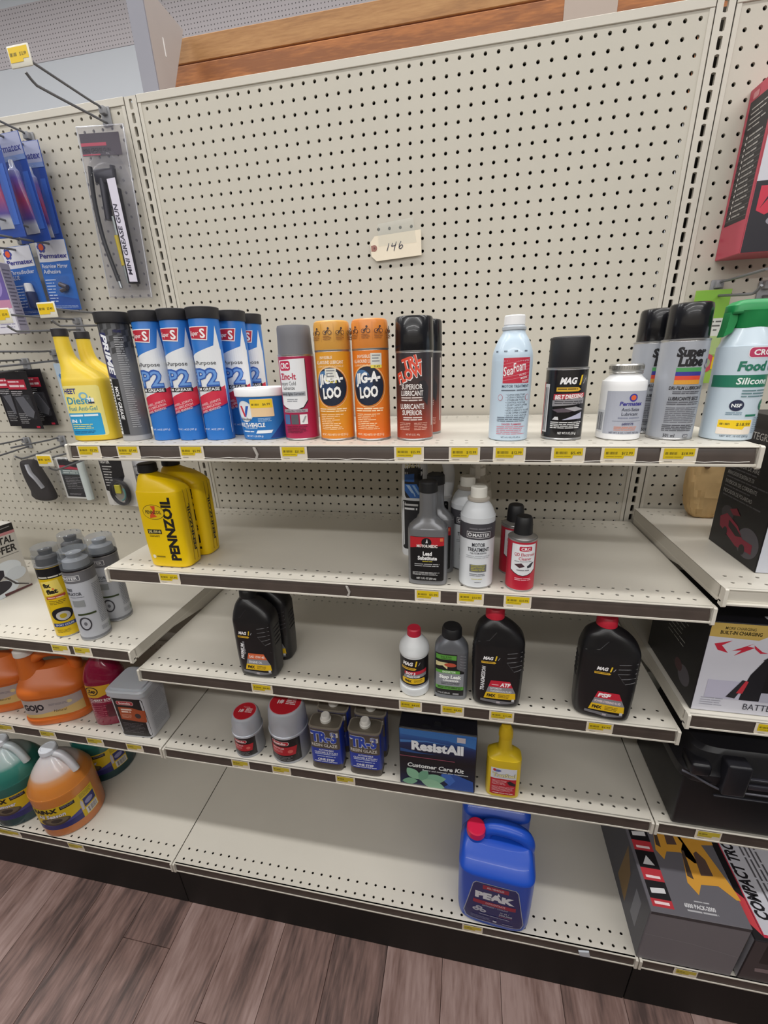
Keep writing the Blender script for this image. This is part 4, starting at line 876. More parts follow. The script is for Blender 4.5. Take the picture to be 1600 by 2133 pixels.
def resin(m, label):
    t = thing('resin_can', label, 'can', m, 'blue and silver resin glaze cans')
    s = [(0, 1.55, .85, 5), (.04, 1.63, .93, 5), (.1, 1.63, .93, 5), (.14, 1.6, .9, 5), (5.25, 1.6, .9, 5), (5.29, 1.63, .93, 5), (5.36, 1.63, .93, 5), (5.38, 1.56, .86, 5)]
    mk('tin', loft(s, 64), grad('resin_tin', [(0, '5c5650'), (.12, '5c5650'), (.13, '2740a8'), (.955, '2740a8'), (.965, '847c70'), (1, '847c70')], .35), t)
    mk('top', loft([(5.3, 1.56, .86, 5), (5.39, 1.5, .8, 5), (5.43, 1.2, .6, 3.5), (5.5, .5, .45, 2)], 48), M('7d766a', .38, .5), t)
    mk('cap', loft([(5.42, .5), (5.5, .54), (5.75, .53), (5.78, .46), (6.1, .44), (6.2, .38)], 28), M('e6e4de', .4), t)
    l = Label(Surf(s, 'front'), .12); l.rect(-1.5, 2.75, 1.5, 5.15, M('635c56', .35, .3)); l.rect(-1.5, .85, 1.5, 2.75, M('2740a8', .35)); l.rect(-1.5, .2, 1.5, .85, M('57504a', .35, .3))
    for c, g, u in (('d8dcea', .075, 0), ('2a49b4', .045, 1)): l.text('TR-3', -.05, 3.65, 1.2, c, 2.6, bold=g, up=u)
    l.ell(-1.25, 4.55, .16, .14, 'd8dcea', 12); l.text('RESIN GLAZE', -.05, 3.0, .36, 'd6d2c8', 2.6, bold=.02); l.text('AUTOMOBILE', .1, 2.45, .2, 'dfe4f2', 1.5, bold=.03); l.text('CLEANER & POLISH', .05, 2.15, .2, 'dfe4f2', 2.35, bold=.03); l.lines(-1.1, 1.9, 1.2, 2.08, 1, 'b9c4e8', .6, .05); l.lines(-.9, 1.62, 1.0, 1.8, 1, 'b9c4e8', .6, .05); l.text('ONE STEP', .0, 1.2, .27, 'eef0f6', 1.7, bold=.04); l.lines(-1.2, .95, 1.2, 1.1, 1, 'dfe4f2', .6, .05)
    l.rect(.78, 4.3, 1.38, 4.85, 'dedad2'); l.make(t); return t
a = resin(on('S4', 18.35, -15.75), 'silver and blue resin glaze can beside the larger filler can')
dup(a, 'silver and blue resin glaze can beside the blue care kit box', on('S4', 22.3, -15.75))
dup(a, 'resin glaze can in the back row, on the filler can side', on('S4', 18.5, -13.6))
dup(a, 'resin glaze can in the back row, on the care kit side', on('S4', 22.4, -13.6))

t = thing('care_kit_box', 'blue and black care kit carton with leaf picture', 'box', on('S4', 29.25, -14.9))
mk('carton', bbox(-3.5, 3.5, -1.95, 1.95, 0, 6.9, .05, 1), M('17171f', .4), t, ang=30)
mk('tuck_flaps', merge(bbox(-3.5, 3.5, -1.9, -1.84, 6.86, 6.98, .02, 1), prism([(-1.5, 6.86), (-.6, 6.86), (-.75, 7.12), (-1.35, 7.12)], -1.5, -1.42, 'y'), prism([(.6, 6.86), (1.5, 6.86), (1.35, 7.12), (.75, 7.12)], -1.5, -1.42, 'y'), prism([(-.35, 6.86), (.35, 6.86), (.25, 7.3), (-.25, 7.3)], -1.2, -1.1, 'y'), bbox(-3.45, 3.45, .6, 1.9, 6.85, 7.75, .03, 1)), M('141418', .45), t, ang=30)
l = Label(Surf(None, 'plane', O=(0, -1.955, 0), U=(1, 0, 0), V=(0, 0, 1)), .5)
l.rect(-3.45, .05, 3.45, 6.85, grad('kit_print', [(0, '1a2c58'), (.25, '141c2c'), (.5, '0f1016'), (.6, '10142a'), (.75, '1b2c5c'), (.9, '2f63ae'), (1, '3a78c4')], .35))
l.poly([(-3.4, 6.2), (1, 6.0), (3.4, 5.4), (3.4, 6.5), (-3.4, 6.8)], '3b78c0'); l.poly([(-3.4, 5.5), (-1, 5.7), (1.5, 5.45), (-1, 5.55), (-3.4, 5.2)], '4a7fc0'); l.poly([(-3.4, 4.5), (-1.5, 4.2), (0, 4.15), (-2, 4.05), (-3.4, 4.1)], '27508c'); l.rect(-3.45, 3.55, 1.6, 3.62, 'a8556a')
l.poly([(.3, 1.7), (1.5, 2.1), (3.3, 1.4), (3.4, .1), (.5, .1), (1.2, .8)], '2d56a8'); l.poly([(.4, 1.9), (1.2, 2.0), (1.7, 1.2), (1.2, .5), (.6, 1.1)], '3f6fc4')
def leaf(cx, cz, L_, W2, a, c):
    ca, sa = math.cos(math.radians(a)), math.sin(math.radians(a)); pts = []
    for k in range(15):
        q = k / 14; pts.append((q * L_, W2 * math.sin(math.pi * q) ** .8))
    for k in range(13, 0, -1): q = k / 14; pts.append((q * L_, -W2 * math.sin(math.pi * q) ** .8))
    l.poly([(cx + x * ca - y * sa, cz + x * sa + y * ca) for x, y in pts], c)
leaf(-1.6, .8, 2.5, .62, 12, '86bd9f'); leaf(-1.5, .7, 2.3, .55, -14, '97c9a8'); leaf(-1.7, .8, 1.7, .55, 130, '8ec3a2'); leaf(-1.8, .6, 1.5, .4, 190, '82b898'); leaf(-1.6, .7, 1.6, .45, 65, '74ac8e')
l.text('ResistAll', .0, 4.55, 1.0, 'eef2f6', 4.7, bold=.05); l.text('Customer Care Kit', -.15, 2.35, .48, 'eef2f2', 5.2, bold=.03, shear=.15); l.text('Renew and maintain your investment', .75, 2.0, .2, 'dfe6ea', 4.2, shear=.1); l.rect(1.75, 6.0, 2.5, 6.6, 'cfcad2'); l.make(t)
l = Label(Surf(None, 'plane', O=(3.505, 0, 0), U=(0, 1, 0), V=(0, 0, 1)), .5); l.rect(-1.9, .05, 1.9, 6.85, grad('kit_side', [(0, '20305c'), (.4, '12131c'), (.8, '1b2c5c'), (1, '27508c')], .35)); l.make(t, 'side_print')

t = thing('transmission_sealer_bottle', 'yellow long necked bottle with red and white label', 'bottle', on('S4', 35.25, -15.95))
s = smooth_secs([(0, 1.3, .75, 4), (.1, 1.45, .88, 4), (.3, 1.5, .92, 4), (4.0, 1.5, .92, 4), (4.5, 1.42, .88, 3.4), (4.85, 1.05, .78, 2.6), (5.15, .68, .64, 2.1), (5.6, .58, .57, 2), (6.6, .55, .55, 2)], 4)
YB = M('e0c026', .36, sss=.04); mk('body', loft(s, 48), YB, t); mk('cap', loft([(6.55, .58), (6.6, .63), (7.2, .6), (7.7, .4), (7.75, .3)], 32), M('d8b41e', .4), t)
l = Label(Surf(s, 'front'), .12); l.rect(-1.15, .4, 1.1, 3.6, 'dfe2ea'); l.rect(-1.15, .4, 1.1, 2.35, 'c22a34'); l.ell(-.6, 3.3, .35, .14, '5a6aa8', 14); l.ell(-.85, 3.38, .14, .14, 'c22a34', 12)
for c, g, u in (('4a4230', .07, 0), ('e6dfae', .04, 1)): l.text('TranSeal', 0, 2.6, .42, c, 2.05, bold=g, up=u)
l.poly([(.3, 2.0), (.55, 2.2), (1.05, 1.85), (1.05, 1.55), (.5, 1.7)], '2a2426'); l.lines(-1.0, 1.55, .3, 2.15, 4, 'e8b0b4', .4, .2); l.lines(-1.0, .75, 1.0, 1.4, 5, 'e8b0b4', .4, .2); l.lines(-.9, .5, .9, .62, 1, 'f2d8d8', .6, .1); l.make(t)

# ================================================================== coolant jugs on the deck
def coolant(m, label):
    t = thing('coolant_jug', label, 'jug', m, 'blue coolant jugs')
    s = smooth_secs([(0, 2.9, 2.0, 4), (.15, 3.2, 2.3, 4), (.6, 3.42, 2.48, 4.5), (7.0, 3.5, 2.5, 5), (7.3, 3.5, 2.5, 5), (7.6, 3.42, 2.36, 4.5), (8.2, 3.25, 1.9, 4, 0, .3), (8.6, 3.05, 1.4, 3.5, 0, .6), (8.75, 2.9, 1.2, 3.2, 0, .7)], 4)
    BL = M('1a4fc0', .34, coat=.1)
    b = mk('body', loft(s, 64), BL, t)
    mk('handle', tube(curve_pts([(-1.05, .8, 8.5), (-.95, .8, 9.35), (-.2, .8, 9.75), (1.3, .8, 9.65), (2.4, .8, 9.2), (2.85, .75, 8.5), (2.85, .7, 7.8)]), [.75] * 37, 16, .82), BL, t)
    mk('neck', loft([(8.2, 1.0, .95, 2, -2.05, .35), (8.9, .78, .78, 2, -2.05, .35), (9.3, .72, .72, 2, -2.05, .35)], 32), BL, t)
    c = mk('cap', loft([(9.05, .82, .82, 2, -2.05, .35), (9.15, .9, .9, 2, -2.05, .35), (9.8, .88, .88, 2, -2.05, .35), (9.9, .78, .78, 2, -2.05, .35)], 36), M('d8204a', .35), t)
    l = Label(Surf(s, 'front'), .16, base=.012)
    tp = [(-2.5, .7), (2.55, .7), (2.75, 1.3), (2.0, 6.2), (1.75, 6.55), (-1.75, 6.55), (-2.0, 6.2), (-2.75, 1.3)]
    l.poly([(x * 1.03, 3.6 + (z - 3.6) * 1.03) for x, z in tp], 'a9b0be'); l.poly(tp, M('1b2466', .3)); l.rect(-1.15, 5.75, 1.2, 6.35, '9c2640'); l.text('ALL VEHICLES', 0, 5.93, .24, 'd6c6d0', 1.55, bold=.02)
    l.poly([(-.9, 5.0), (-.4, 5.55), (-.1, 5.2), (.25, 5.6), (.7, 5.0)], '3a3f66'); l.poly([(.2, 5.2), (.3, 5.65), (.5, 5.15)], 'dfe2ea'); l.text('PEAK', 0, 4.35, .85, 'dfe2ea', 3.6, bold=.07); l.rect(-1.95, 3.4, 1.95, 3.95, '9c2640'); l.text('CONCENTRATE', .1, 3.58, .26, 'd9aeb8', 1.8, bold=.02); l.text('ANTIFREEZE + COOLANT', .1, 3.15, .2, 'b0b4cc', 2.4)
    for dx, dz in ((-1.35, 2.75), (-1.65, 2.4), (-1.0, 2.4)): l.ell(dx, dz, .32, .26, 'b9bccb', 14); l.ell(dx, dz, .14, .1, '5a5f86', 10)
    l.text('10 YR /', 1.0, 2.65, .24, 'b9bccb', .8); l.text('300,000', 1.1, 2.3, .26, 'b9bccb', 1.2, bold=.02); l.lines(.5, 2.05, 1.7, 2.2, 1, '9c4a62', .5, .1); l.lines(-1.3, 1.7, 1.5, 1.9, 1, '9aa0c0', .5, .05); l.lines(-2.1, 1.0, -.2, 1.45, 3, '7a80aa', .4, .2); l.rect(.0, 1.0, .35, 1.25, 'c2c6d6'); l.lines(.9, .95, 1.9, 1.1, 1, '9aa0c0', .6, .1); l.make(t); return t
a = coolant(on('DK', 35.1, -17.6, -4), 'blue coolant jug with pink red cap standing at the deck edge')
dup(a, 'blue coolant jug in shadow behind the one at the deck edge', on('DK', 35.3, -12.2))

# ================================================================== left bay shelves
t = thing('buffer_box', 'white and grey buffer carton with a polisher picture', 'box', on('LA', -28.5, -11.3, -6))
mk('carton', bbox(-5, 5, -5, 5, 0, 8.65, .05, 1), M('c9c5bf', .45), t, ang=30)
l = Label(Surf(None, 'plane', O=(5.005, 0, 0), U=(0, 1, 0), V=(0, 0, 1)), .5)
l.rect(-4.95, .05, 4.95, 8.6, M('bdbab5', .42)); l.rect(-4.95, 7.7, 4.95, 8.6, '1b181a'); l.rect(-4.95, 7.35, 4.95, 7.7, 'b87a80'); l.poly([(1.5, 8.0), (4.6, 8.2), (4.6, 8.3), (1.5, 8.1)], '8a888a')
l.text('ORBITAL', 4.6, 6.35, .8, '1d1b1d', 3.8, 'R', .03, .12); l.text('BUFFER', 4.6, 5.2, .85, '1d1b1d', 3.6, 'R', .03, .12); l.rect(-3, 4.85, 4.7, 4.9, '2a282a')
l.ell(2.9, 3.3, 1.6, 1.0, 'cfd6de'); l.ell(3.7, 2.4, 1.1, .8, 'c6cdd6'); l.ell(1.0, 1.1, 2.6, 1.1, 'd3dae2'); l.ell(.8, 1.4, 2.1, .85, '2a2730'); l.poly([(-1.5, 2.0), (-.5, 3.6), (1.2, 3.9), (2.5, 3.3), (2.4, 2.6), (1.5, 2.0), (1.6, 1.5)], '241f2a'); l.poly([(0, 2.9), (1.1, 3.0), (1.0, 2.6), (.1, 2.55)], 'c2c4c6'); l.poly([(2.2, 2.6), (2.5, 2.5), (3.4, 1.2), (4.6, .5), (4.6, .4), (3.2, 1.1)], '4a4648'); l.poly([(1.8, .1), (4.95, .1), (4.95, .3), (1.8, .45)], '5a3236'); l.make(t)

def clear_cap(t, r, z, h, inner):
    mk('nozzle', loft([(z - .1, r * .85), (z + h * .35, r * .8), (z + h * .5, r * .45), (z + h * .75, r * .5)], 32), M(inner, .4), t)
    mk('clear_cap', loft([(z - .25, r + .02), (z, r + .04), (z + h * .55, r + .02), (z + h * .6, r - .06), (z + h - .1, r - .08), (z + h, r - .2)], 44), M('8a9098', .12, alpha=.3, coat=.2), t)
def flat_can(m, label):
    t = thing('tire_inflator_can', label, 'can', m, 'yellow tire inflator cans')
    r = 1.18; sf = rim_can(t, r, 7.9, M('dcb914', .33)); clear_cap(t, r, 8.0, 1.75, '2a2626')
    l = Label(sf); l.rect(-3.6, 6.6, 3.6, 7.7, M('19171b', .35)); l.lines(-1.0, 6.65, 1.2, 6.85, 1, 'd8d4c8', .7, .02); l.poly([(-.75, 4.75), (.85, 4.95), (.65, 6.45), (-.9, 6.3)], 'ecd66a'); l.text('fix', -.35, 5.72, .42, '221e18', .7, bold=.06, rot=4); l.text('a', .1, 5.42, .26, 'd8643a', .2, bold=.04); l.text('flat', -.05, 5.02, .45, '221e18', 1.0, bold=.06, rot=4); l.poly([(-.75, 4.35), (.95, 4.55), (.95, 4.85), (-.75, 4.65)], 'b04a3a'); l.lines(-.6, 4.45, .8, 4.6, 1, 'e8c8b8', .6, .05); l.lines(-.6, 3.7, .9, 4.2, 3, '6a5a1c', .35, .3)
    l.ell(.2, 2.6, .95, .75, '1c1a1e'); l.ell(.25, 2.45, .62, .5, 'b8b6b2'); l.ell(.25, 2.45, .3, .26, 'b09a20'); l.rect(-.9, 1.25, 1.2, 1.65, '2a3c78'); l.text('SPORT COUPE', .15, 1.34, .2, 'cfd4e6', 1.6, bold=.02); l.lines(-.7, .5, .6, .9, 3, '8a761a', .35, .2); l.make(t); return t
a = flat_can(on('LA', -9.1, -14.9, 32), 'yellow can with clear domed cap and a tire picture')
dup(a, 'can with clear domed cap hidden behind the yellow tire can', on('LA', -9.6, -11.6, 32))
def wheel_can(m, label):
    t = thing('wheel_cleaner_can', label, 'can', m, 'silver wheel cleaner cans')
    r = 1.33; sf = rim_can(t, r, 7.7, M('b9bcc4', .35)); mk('black_band', loft([(7.62, r + .03), (7.78, r + .03)], 44), M('16151a', .4), t); clear_cap(t, r, 7.95, 1.65, '8f949c')
    l = Label(sf); l.rect(-4.1, 6.45, 4.1, 7.55, M('6b6b70', .38)); l.rrect(-1.55, 6.7, .55, 7.25, 'd6d6d8', .05); l.rrect(-1.5, 6.75, .5, 7.2, '63636a', .05); l.text('MASTER', -.45, 6.84, .28, 'e0e0e2', 1.6, bold=.02); l.rect(-4.1, .2, 4.1, .45, '7e8086')
    l.text('TIRE', -.35, 5.6, .3, '34363e', .7, bold=.02, al='R'); l.text('INFLATOR', .35, 5.15, .32, '34363e', 1.6, 'R', .02); l.lines(-.8, 4.85, .5, 4.98, 1, '74767e', .6, .1); l.rect(-.7, 3.9, .4, 4.6, '8d9092'); l.rect(-.5, 2.95, 1.1, 3.15, '33401e'); l.ell(-.05, 2.0, .55, .75, '3c3b42'); l.ell(-.02, 2.0, .4, .58, 'b5b7be'); l.ell(-.02, 2.0, .15, .2, '6a6a70')
    for k in range(5): a_ = k * 72; l.k = 6; l.poly([(-.02 + .1 * math.cos(math.radians(a_ - 40)), 2 + .15 * math.sin(math.radians(a_ - 40))), (-.02 + .38 * math.cos(math.radians(a_)), 2 + .55 * math.sin(math.radians(a_))), (-.02 + .1 * math.cos(math.radians(a_ + 40)), 2 + .15 * math.sin(math.radians(a_ + 40)))], '7a7c84')
    l.lines(1.3, 1.6, 2.6, 6.0, 26, '85888f', .35, .2); l.rect(2.0, .7, 2.7, 1.35, 'd0d8d4'); l.bars(2.05, .75, 2.65, 1.3, 10, '6f7a74'); l.lines(1.2, .8, 1.9, 1.3, 4, '85888f', .3, .2); l.make(t); return t
a = wheel_can(on('LA', -5.85, -14.9, 22), 'silver can with clear cap at the shelf edge beside the yellow can')
dup(a, 'silver can with clear cap behind the other silver can', on('LA', -6.1, -11.6, 20))

# --- hand cleaner jugs
def hand_jug(m, label):
    t = thing('hand_cleaner_jug', label, 'jug', m, 'orange hand cleaner jugs')
    OR = M('d9702a', .36, sss=.05)
    s = smooth_secs([(0, 3.3, 2.3, 3), (.15, 3.55, 2.55, 3), (.8, 3.6, 2.6, 3), (1.1, 3.5, 2.5, 3), (3.7, 3.5, 2.5, 3), (3.95, 3.65, 2.65, 3), (4.6, 3.6, 2.6, 3), (5.2, 3.35, 2.2, 2.8, -.05), (5.9, 2.85, 1.5, 2.5, -.2), (6.5, 2.3, .9, 2.3, -.4)], 4)
    mk('body', loft(s, 56), OR, t)
    mk('neck', loft([(5.4, 1.5, 1.5, 2.2, -1.8), (6.6, 1.25, 1.2, 2, -2.0), (7.6, .95, .95, 2, -2.2), (8.5, .85, .85, 2, -2.2)], 32), OR, t)
    mk('handle', tube(curve_pts([(-1.7, 0, 7.3), (-.6, 0, 8.1), (.8, 0, 8.2), (2.1, 0, 7.7), (2.55, 0, 6.6), (2.45, 0, 5.4)]), .6, 14), OR, t)
    mk('cap', loft([(8.35, .95, .95, 2, -2.2), (8.4, 1.0, 1.0, 2, -2.2), (9.0, .98, .98, 2, -2.2), (9.2, .55, .55, 2, -2.2), (9.6, .5, .5, 2, -2.2)], 32), M('e6e2dc', .4), t)
    l = Label(Surf(s, 'front'), .2, base=.02); l.rect(-3.0, 1.2, 3.1, 3.6, M('b5a9a6', .38)); l.poly([(-3.0, 1.2), (3.1, 1.2), (3.1, 2.5), (1.0, 2.0), (-1.0, 1.7), (-3.0, 1.6)], 'd9b872'); l.text('GOJO', -1.7, 2.25, .75, '1f1d26', 2.2, bold=.05); l.lines(-.1, 2.6, 1.9, 2.9, 2, '7f7880', .4, .1); l.ell(2.0, 2.85, .25, .22, 'e0cf96', 14); l.text('Natural', .9, 1.75, .3, '4a3c2c', 1.3, bold=.0, shear=.2); l.make(t); return t
a = hand_jug(on('LB', -15.4, -13.75, 22), 'orange hand cleaner jug with grey label beside the cherry bottle')
dup(a, 'orange hand cleaner jug beyond the one beside the cherry bottle', on('LB', -23.7, -13.4, 22))
t = thing('cherry_cleaner_bottle', 'dark cherry red bottle with yellow round logo', 'bottle', on('LB', -8.5, -13.75, 20))
s = smooth_secs([(0, 1.6, 1.3, 2.6), (.12, 1.85, 1.5, 2.6), (.5, 1.95, 1.6, 2.6), (5.2, 1.95, 1.6, 2.6), (6.3, 1.9, 1.55, 2.4), (7.4, 1.55, 1.3, 2.2), (8.2, 1.0, .9, 2), (8.7, .65, .65, 2)], 4)
mk('body', loft(s, 48), M('8a1038', .16, coat=.4, sss=.05), t); mk('cap', loft([(8.6, .7), (8.65, .76), (9.3, .74), (9.4, .62)], 32), M('e2ddd6', .4), t)
l = Label(Surf(s, 'front'), .16); l.poly([(-1.6, 4.0), (-.4, 4.0), (.9, 4.5), (1.1, 5.6), (-1.6, 5.6)], 'dba92e'); l.ell(-.9, 4.9, .7, .6, '2b1c20'); l.ell(-.9, 4.9, .58, .48, 'dba92e'); l.text('Zep', -.9, 4.72, .42, '2b1c20', .85, bold=.05); l.text('CHERRY BOMB', -.1, 3.5, .3, 'efe0e2', 2.4, bold=.03); l.lines(-1.4, 3.25, 1.0, 3.4, 1, 'e0b8c0', .5, .1); l.lines(-1.4, 1.0, .3, 2.9, 7, 'b8586e', .35, .4); l.rrect(.1, 1.2, 1.2, 3.0, '5c1a2a', .2); l.make(t)
t = thing('repair_kit_tub', 'rectangular white tub with black and orange label', 'tub', on('LB', -3.7, -14.55, 3))
s = [(0, 1.85, 1.6, 7), (.08, 1.95, 1.7, 7), (5.9, 2.1, 1.85, 7), (6.0, 2.1, 1.85, 7)]
mk('tub', loft(s, 64), M('c6c8cf', .38), t); mk('lid', loft([(5.75, 2.2, 1.95, 7), (5.8, 2.28, 2.02, 7), (6.35, 2.28, 2.02, 7), (6.5, 2.15, 1.9, 7), (6.52, 1.95, 1.7, 7), (6.7, 1.9, 1.65, 7)], 64), M('c0c5cd', .3, sss=.1), t)
l = Label(Surf(s, 'front'), .3); l.rrect(-1.8, .25, 1.8, 5.5, '141317', .3); l.rrect(-1.25, 4.6, .75, 5.15, 'e4b8b4', .22); l.rrect(-1.2, 4.65, .7, 5.1, 'b83a44', .2); l.text('bondo', -.25, 4.75, .26, 'f2e2e0', 1.35, bold=.04); l.poly([(-1.2, 2.6), (1.7, 2.3), (1.8, 3.9), (.4, 4.3), (-1.2, 4.3)], 'b0522c'); l.lines(-.9, 3.45, .4, 4.1, 2, 'f0d8cc', .6, .2); l.ell(.9, 3.2, .35, .35, '3a3234', 16); l.lines(-1.0, 2.75, .2, 3.3, 3, 'e0b09a', .35, .2); l.lines(-1.2, .6, 1.3, 2.1, 7, '5f5d62', .4, .3); l.make(t)
l = Label(Surf(None, 'plane', O=(2.06, 0, 0), U=(0, 1, 0), V=(.018, 0, 1)), .5); l.lines(-1.2, 2.8, 1.2, 5.2, 12, '9a9ca6', .3, .2); l.rect(-1.4, 2.6, 1.4, 2.63, '9a9ca6'); l.lines(-1.2, .7, 1.2, 2.4, 8, '9a9ca6', .3, .2); l.make(t, 'side_print')

# --- washer fluid jugs
def washer(m, label, stops, capc='dfe4ec', grp=None, word='-20°F'):
    t = thing('washer_fluid_jug', label, 'jug', m, grp)
    s = smooth_secs([(0, 2.9), (.15, 3.15), (.5, 3.26), (5.6, 3.28), (6.3, 3.2), (7.2, 2.85), (8.4, 2.15), (9.4, 1.35), (10.0, .85), (10.4, .75)], 5)
    G = grad('washer_fluid', stops, .22, coat=.2, sss=.12)
    mk('body', loft(s, 56), G, t)
    hp = curve_pts([(.5, -.25, 10.1), (1.35, -.5, 10.0), (1.95, -.7, 9.2), (2.3, -.85, 8.3), (2.45, -.9, 7.6)])
    mk('handle', tube(hp, .42, 14), M(stops[-1][1], .25, sss=.1), t)
    mk('cap', loft([(10.3, .85), (10.35, .92), (10.85, .9), (10.95, .82), (10.97, .7), (10.92, .65)], 40), M(capc, .38), t)
    l = Label(Surf(s), .2); l.rect(-2.6, 1.3, 2.5, 4.9, M('d9b91e', .38)); l.rect(-2.6, 1.3, 2.5, 2.2, M('2f3170', .36)); l.poly([(-2.6, 2.0), (.6, 2.2), (2.5, 2.9), (2.5, 2.2), (-2.6, 1.9)], '4a4c96'); l.text('RAIN-X', -.9, 4.1, .6, '15130f', 2.8, bold=.07, shear=.1); l.rect(.75, 4.25, 2.2, 4.75, '1b1a24'); l.lines(.85, 4.33, 2.1, 4.68, 2, '8c8a96', .4, .1)
    for c, g, u in (('2a2a52', .06, 0), ('ece8ee', .03, 1)): l.text(word, -.4, 3.3, .55, c, 3.0, bold=g, shear=.15, up=u)
    l.ell(-.2, 2.65, 1.6, .62, '4a4038'); l.ell(.0, 2.75, 1.2, .45, '6f6450'); l.ell(.0, 2.75, .6, .3, '3a3430')
    l.rect(2.5, 1.3, 4.4, 5.0, M('d9b91e', .38)); l.lines(2.7, 4.1, 4.2, 4.8, 4, '6a6a20', .4, .2); l.rect(2.9, 2.6, 4.3, 3.9, '2f3170'); l.ell(3.5, 3.2, .5, .35, '8c8cb8', 16); l.poly([(2.55, 2.4), (2.8, 2.4), (2.85, 3.5), (2.7, 4.0), (2.55, 3.5)], 'c2bcc8'); l.rect(2.9, 1.4, 4.3, 2.4, 'dcd6d2'); l.bars(3.1, 1.5, 4.2, 2.3, 14, '6a6668'); l.make(t); return t
ORG = [(0, 'c57a4a'), (.3, 'cf7f38'), (.7, 'd4853a'), (.76, 'd49a6a'), (.79, 'd6c2bb'), (1, 'd4d4da')]
GRE = [(0, '1a3c44'), (.3, '1c4f4c'), (.66, '2a6f66'), (.76, '3a8478'), (.8, '9cb4b2'), (1, 'c2ccd0')]
washer(on('DK', -16.2, -16.8, 24), 'orange washer fluid jug with white cap and yellow label', ORG, word='All Season')
a = washer(on('DK', -23.3, -16.8, 24), 'green washer fluid jug with white cap beside the orange jug', GRE, grp='green washer fluid jugs', word='Bug Remover')
dup(a, 'green washer fluid jug in shadow behind the orange jug', on('DK', -17.0, -10.1, 10))

# ================================================================== boxed goods in the right bay
def carton(name, label, x0, x1, y0, y1, s, h, col, yaw=0):
    """carton by its outline on shelf s; returns root and half sizes"""
    t = thing(name, label, 'box', on(s, (x0 + x1) / 2, (y0 + y1) / 2, yaw)); a, b = (x1 - x0) / 2, (y1 - y0) / 2
    mk('carton', bbox(-a, a, -b, b, 0, h, .04, 1), M(col, .42), t, ang=30)
    F = Label(Surf(None, 'plane', O=(0, -b - .003, 0), U=(1, 0, 0), V=(0, 0, 1)), .6); Lf = Label(Surf(None, 'plane', O=(-a - .003, 0, 0), U=(0, -1, 0), V=(0, 0, 1)), .6); T = Label(Surf(None, 'plane', O=(0, 0, h + .003), U=(1, 0, 0), V=(0, 1, 0)), .6)
    return t, a, b, F, Lf, T
# jack stands
t, a, b, F, Lf, T = carton('jack_stand_box', 'grey carton with yellow jack stands printed on top', 47.8, 55.45, -20.1, -8.2, 'DK', 7.25, '6d6a70')
F.rect(-a + .05, .05, a - .05, 7.1, M('77747a', .42)); F.rect(-a + .05, 6.85, a - .05, 7.2, '3a383d'); F.poly([(-a + .1, 3.9), (0, 3.7), (a - .1, 3.05), (a - .1, 3.0), (0, 3.65), (-a + .1, 3.85)], '8f8c92'); F.make(t, 'front_print')
T.rect(-a + .05, -b + .05, a - .05, b - .05, M('66646b', .4))
for k, (c, hh) in enumerate((('b8343e', .55), ('17161a', 1.5), ('b8343e', .9), ('17161a', 1.5), ('b8343e', 1.0), ('17161a', 1.4), ('b8343e', .6))):
    zz = -5.55 + sum((.6, 1.4, 1.0, 1.5, .9, 1.5, .55)[:k]); T.k = 1; T.rect(-3.55, zz, -1.85, zz + (.6, 1.4, 1.0, 1.5, .9, 1.5, .55)[k], c if k % 2 else 'b8343e')
    if k % 2: T.poly([(-3.2, zz + .3), (-2.2, zz + .3), (-2.7, zz + 1.1)] if k == 3 else [(-3.3, zz + .4), (-2.1, zz + .5), (-2.1, zz + .9), (-3.3, zz + .8)], 'd8d8da')
    else: T.lines(-3.3, zz + .12, -2.1, zz + .42, 1, 'f0d8da', .7, .1)
def stand(ox, oz, k):
    Q = lambda pts: [(ox + x * k, oz + z * k) for x, z in pts]
    T.k = 3; T.poly(Q([(-.3, 3.2), (.6, 3.3), (.35, 6.4), (-.35, 6.4)]), 'a9abb2'); T.poly(Q([(-1.5, -.2), (-1.0, -1.0), (-.5, -.2), (.8, -.1), (1.7, -.9), (2.0, -.9), (1.9, -.3), (.9, 3.0), (1.9, 3.15), (1.9, 3.5), (-.2, 3.6), (-.3, 4.6), (-.75, 4.6), (-.9, 3.6), (-.6, 2.9), (-.9, 2.4)]), 'd39a3a'); T.poly(Q([(-.2, .5), (.75, .6), (.7, 1.8), (.25, 2.4), (-.05, 2.2)]), '5a4640'); T.poly(Q([(-1.3, .3), (-.9, .1), (-.75, 2.3), (-.95, 2.3)]), '4a3c34'); T.poly(Q([(-.55, 3.6), (.4, 3.7), (.35, 4.1), (-.5, 4.05)]), 'e2c27a')
stand(-.2, -.6, .95); stand(1.75, -3.0, 1.1)
T.text('6000 PACK-2000', .3, -5.2, .3, 'dcdce0', 2.4, bold=.03); T.lines(-.8, -5.6, 1.6, -5.35, 1, 'b8b8bc', .5, .05); T.lines(.0, -4.75, 1.2, -4.6, 1, 'b8b8bc', .6, .05); T.make(t, 'top_print')
Lf.rect(-b + .05, .05, b - .05, 7.2, M('4a4a52', .42)); Lf.poly([(0, 1.5), (2.2, 1.0), (2.0, 5.0), (.5, 6.8)], '8a6a34'); Lf.poly([(3.4, 1.9), (4.6, 1.9), (4.6, 5.5), (3.4, 5.5)], '7f8086'); Lf.make(t, 'side_print')
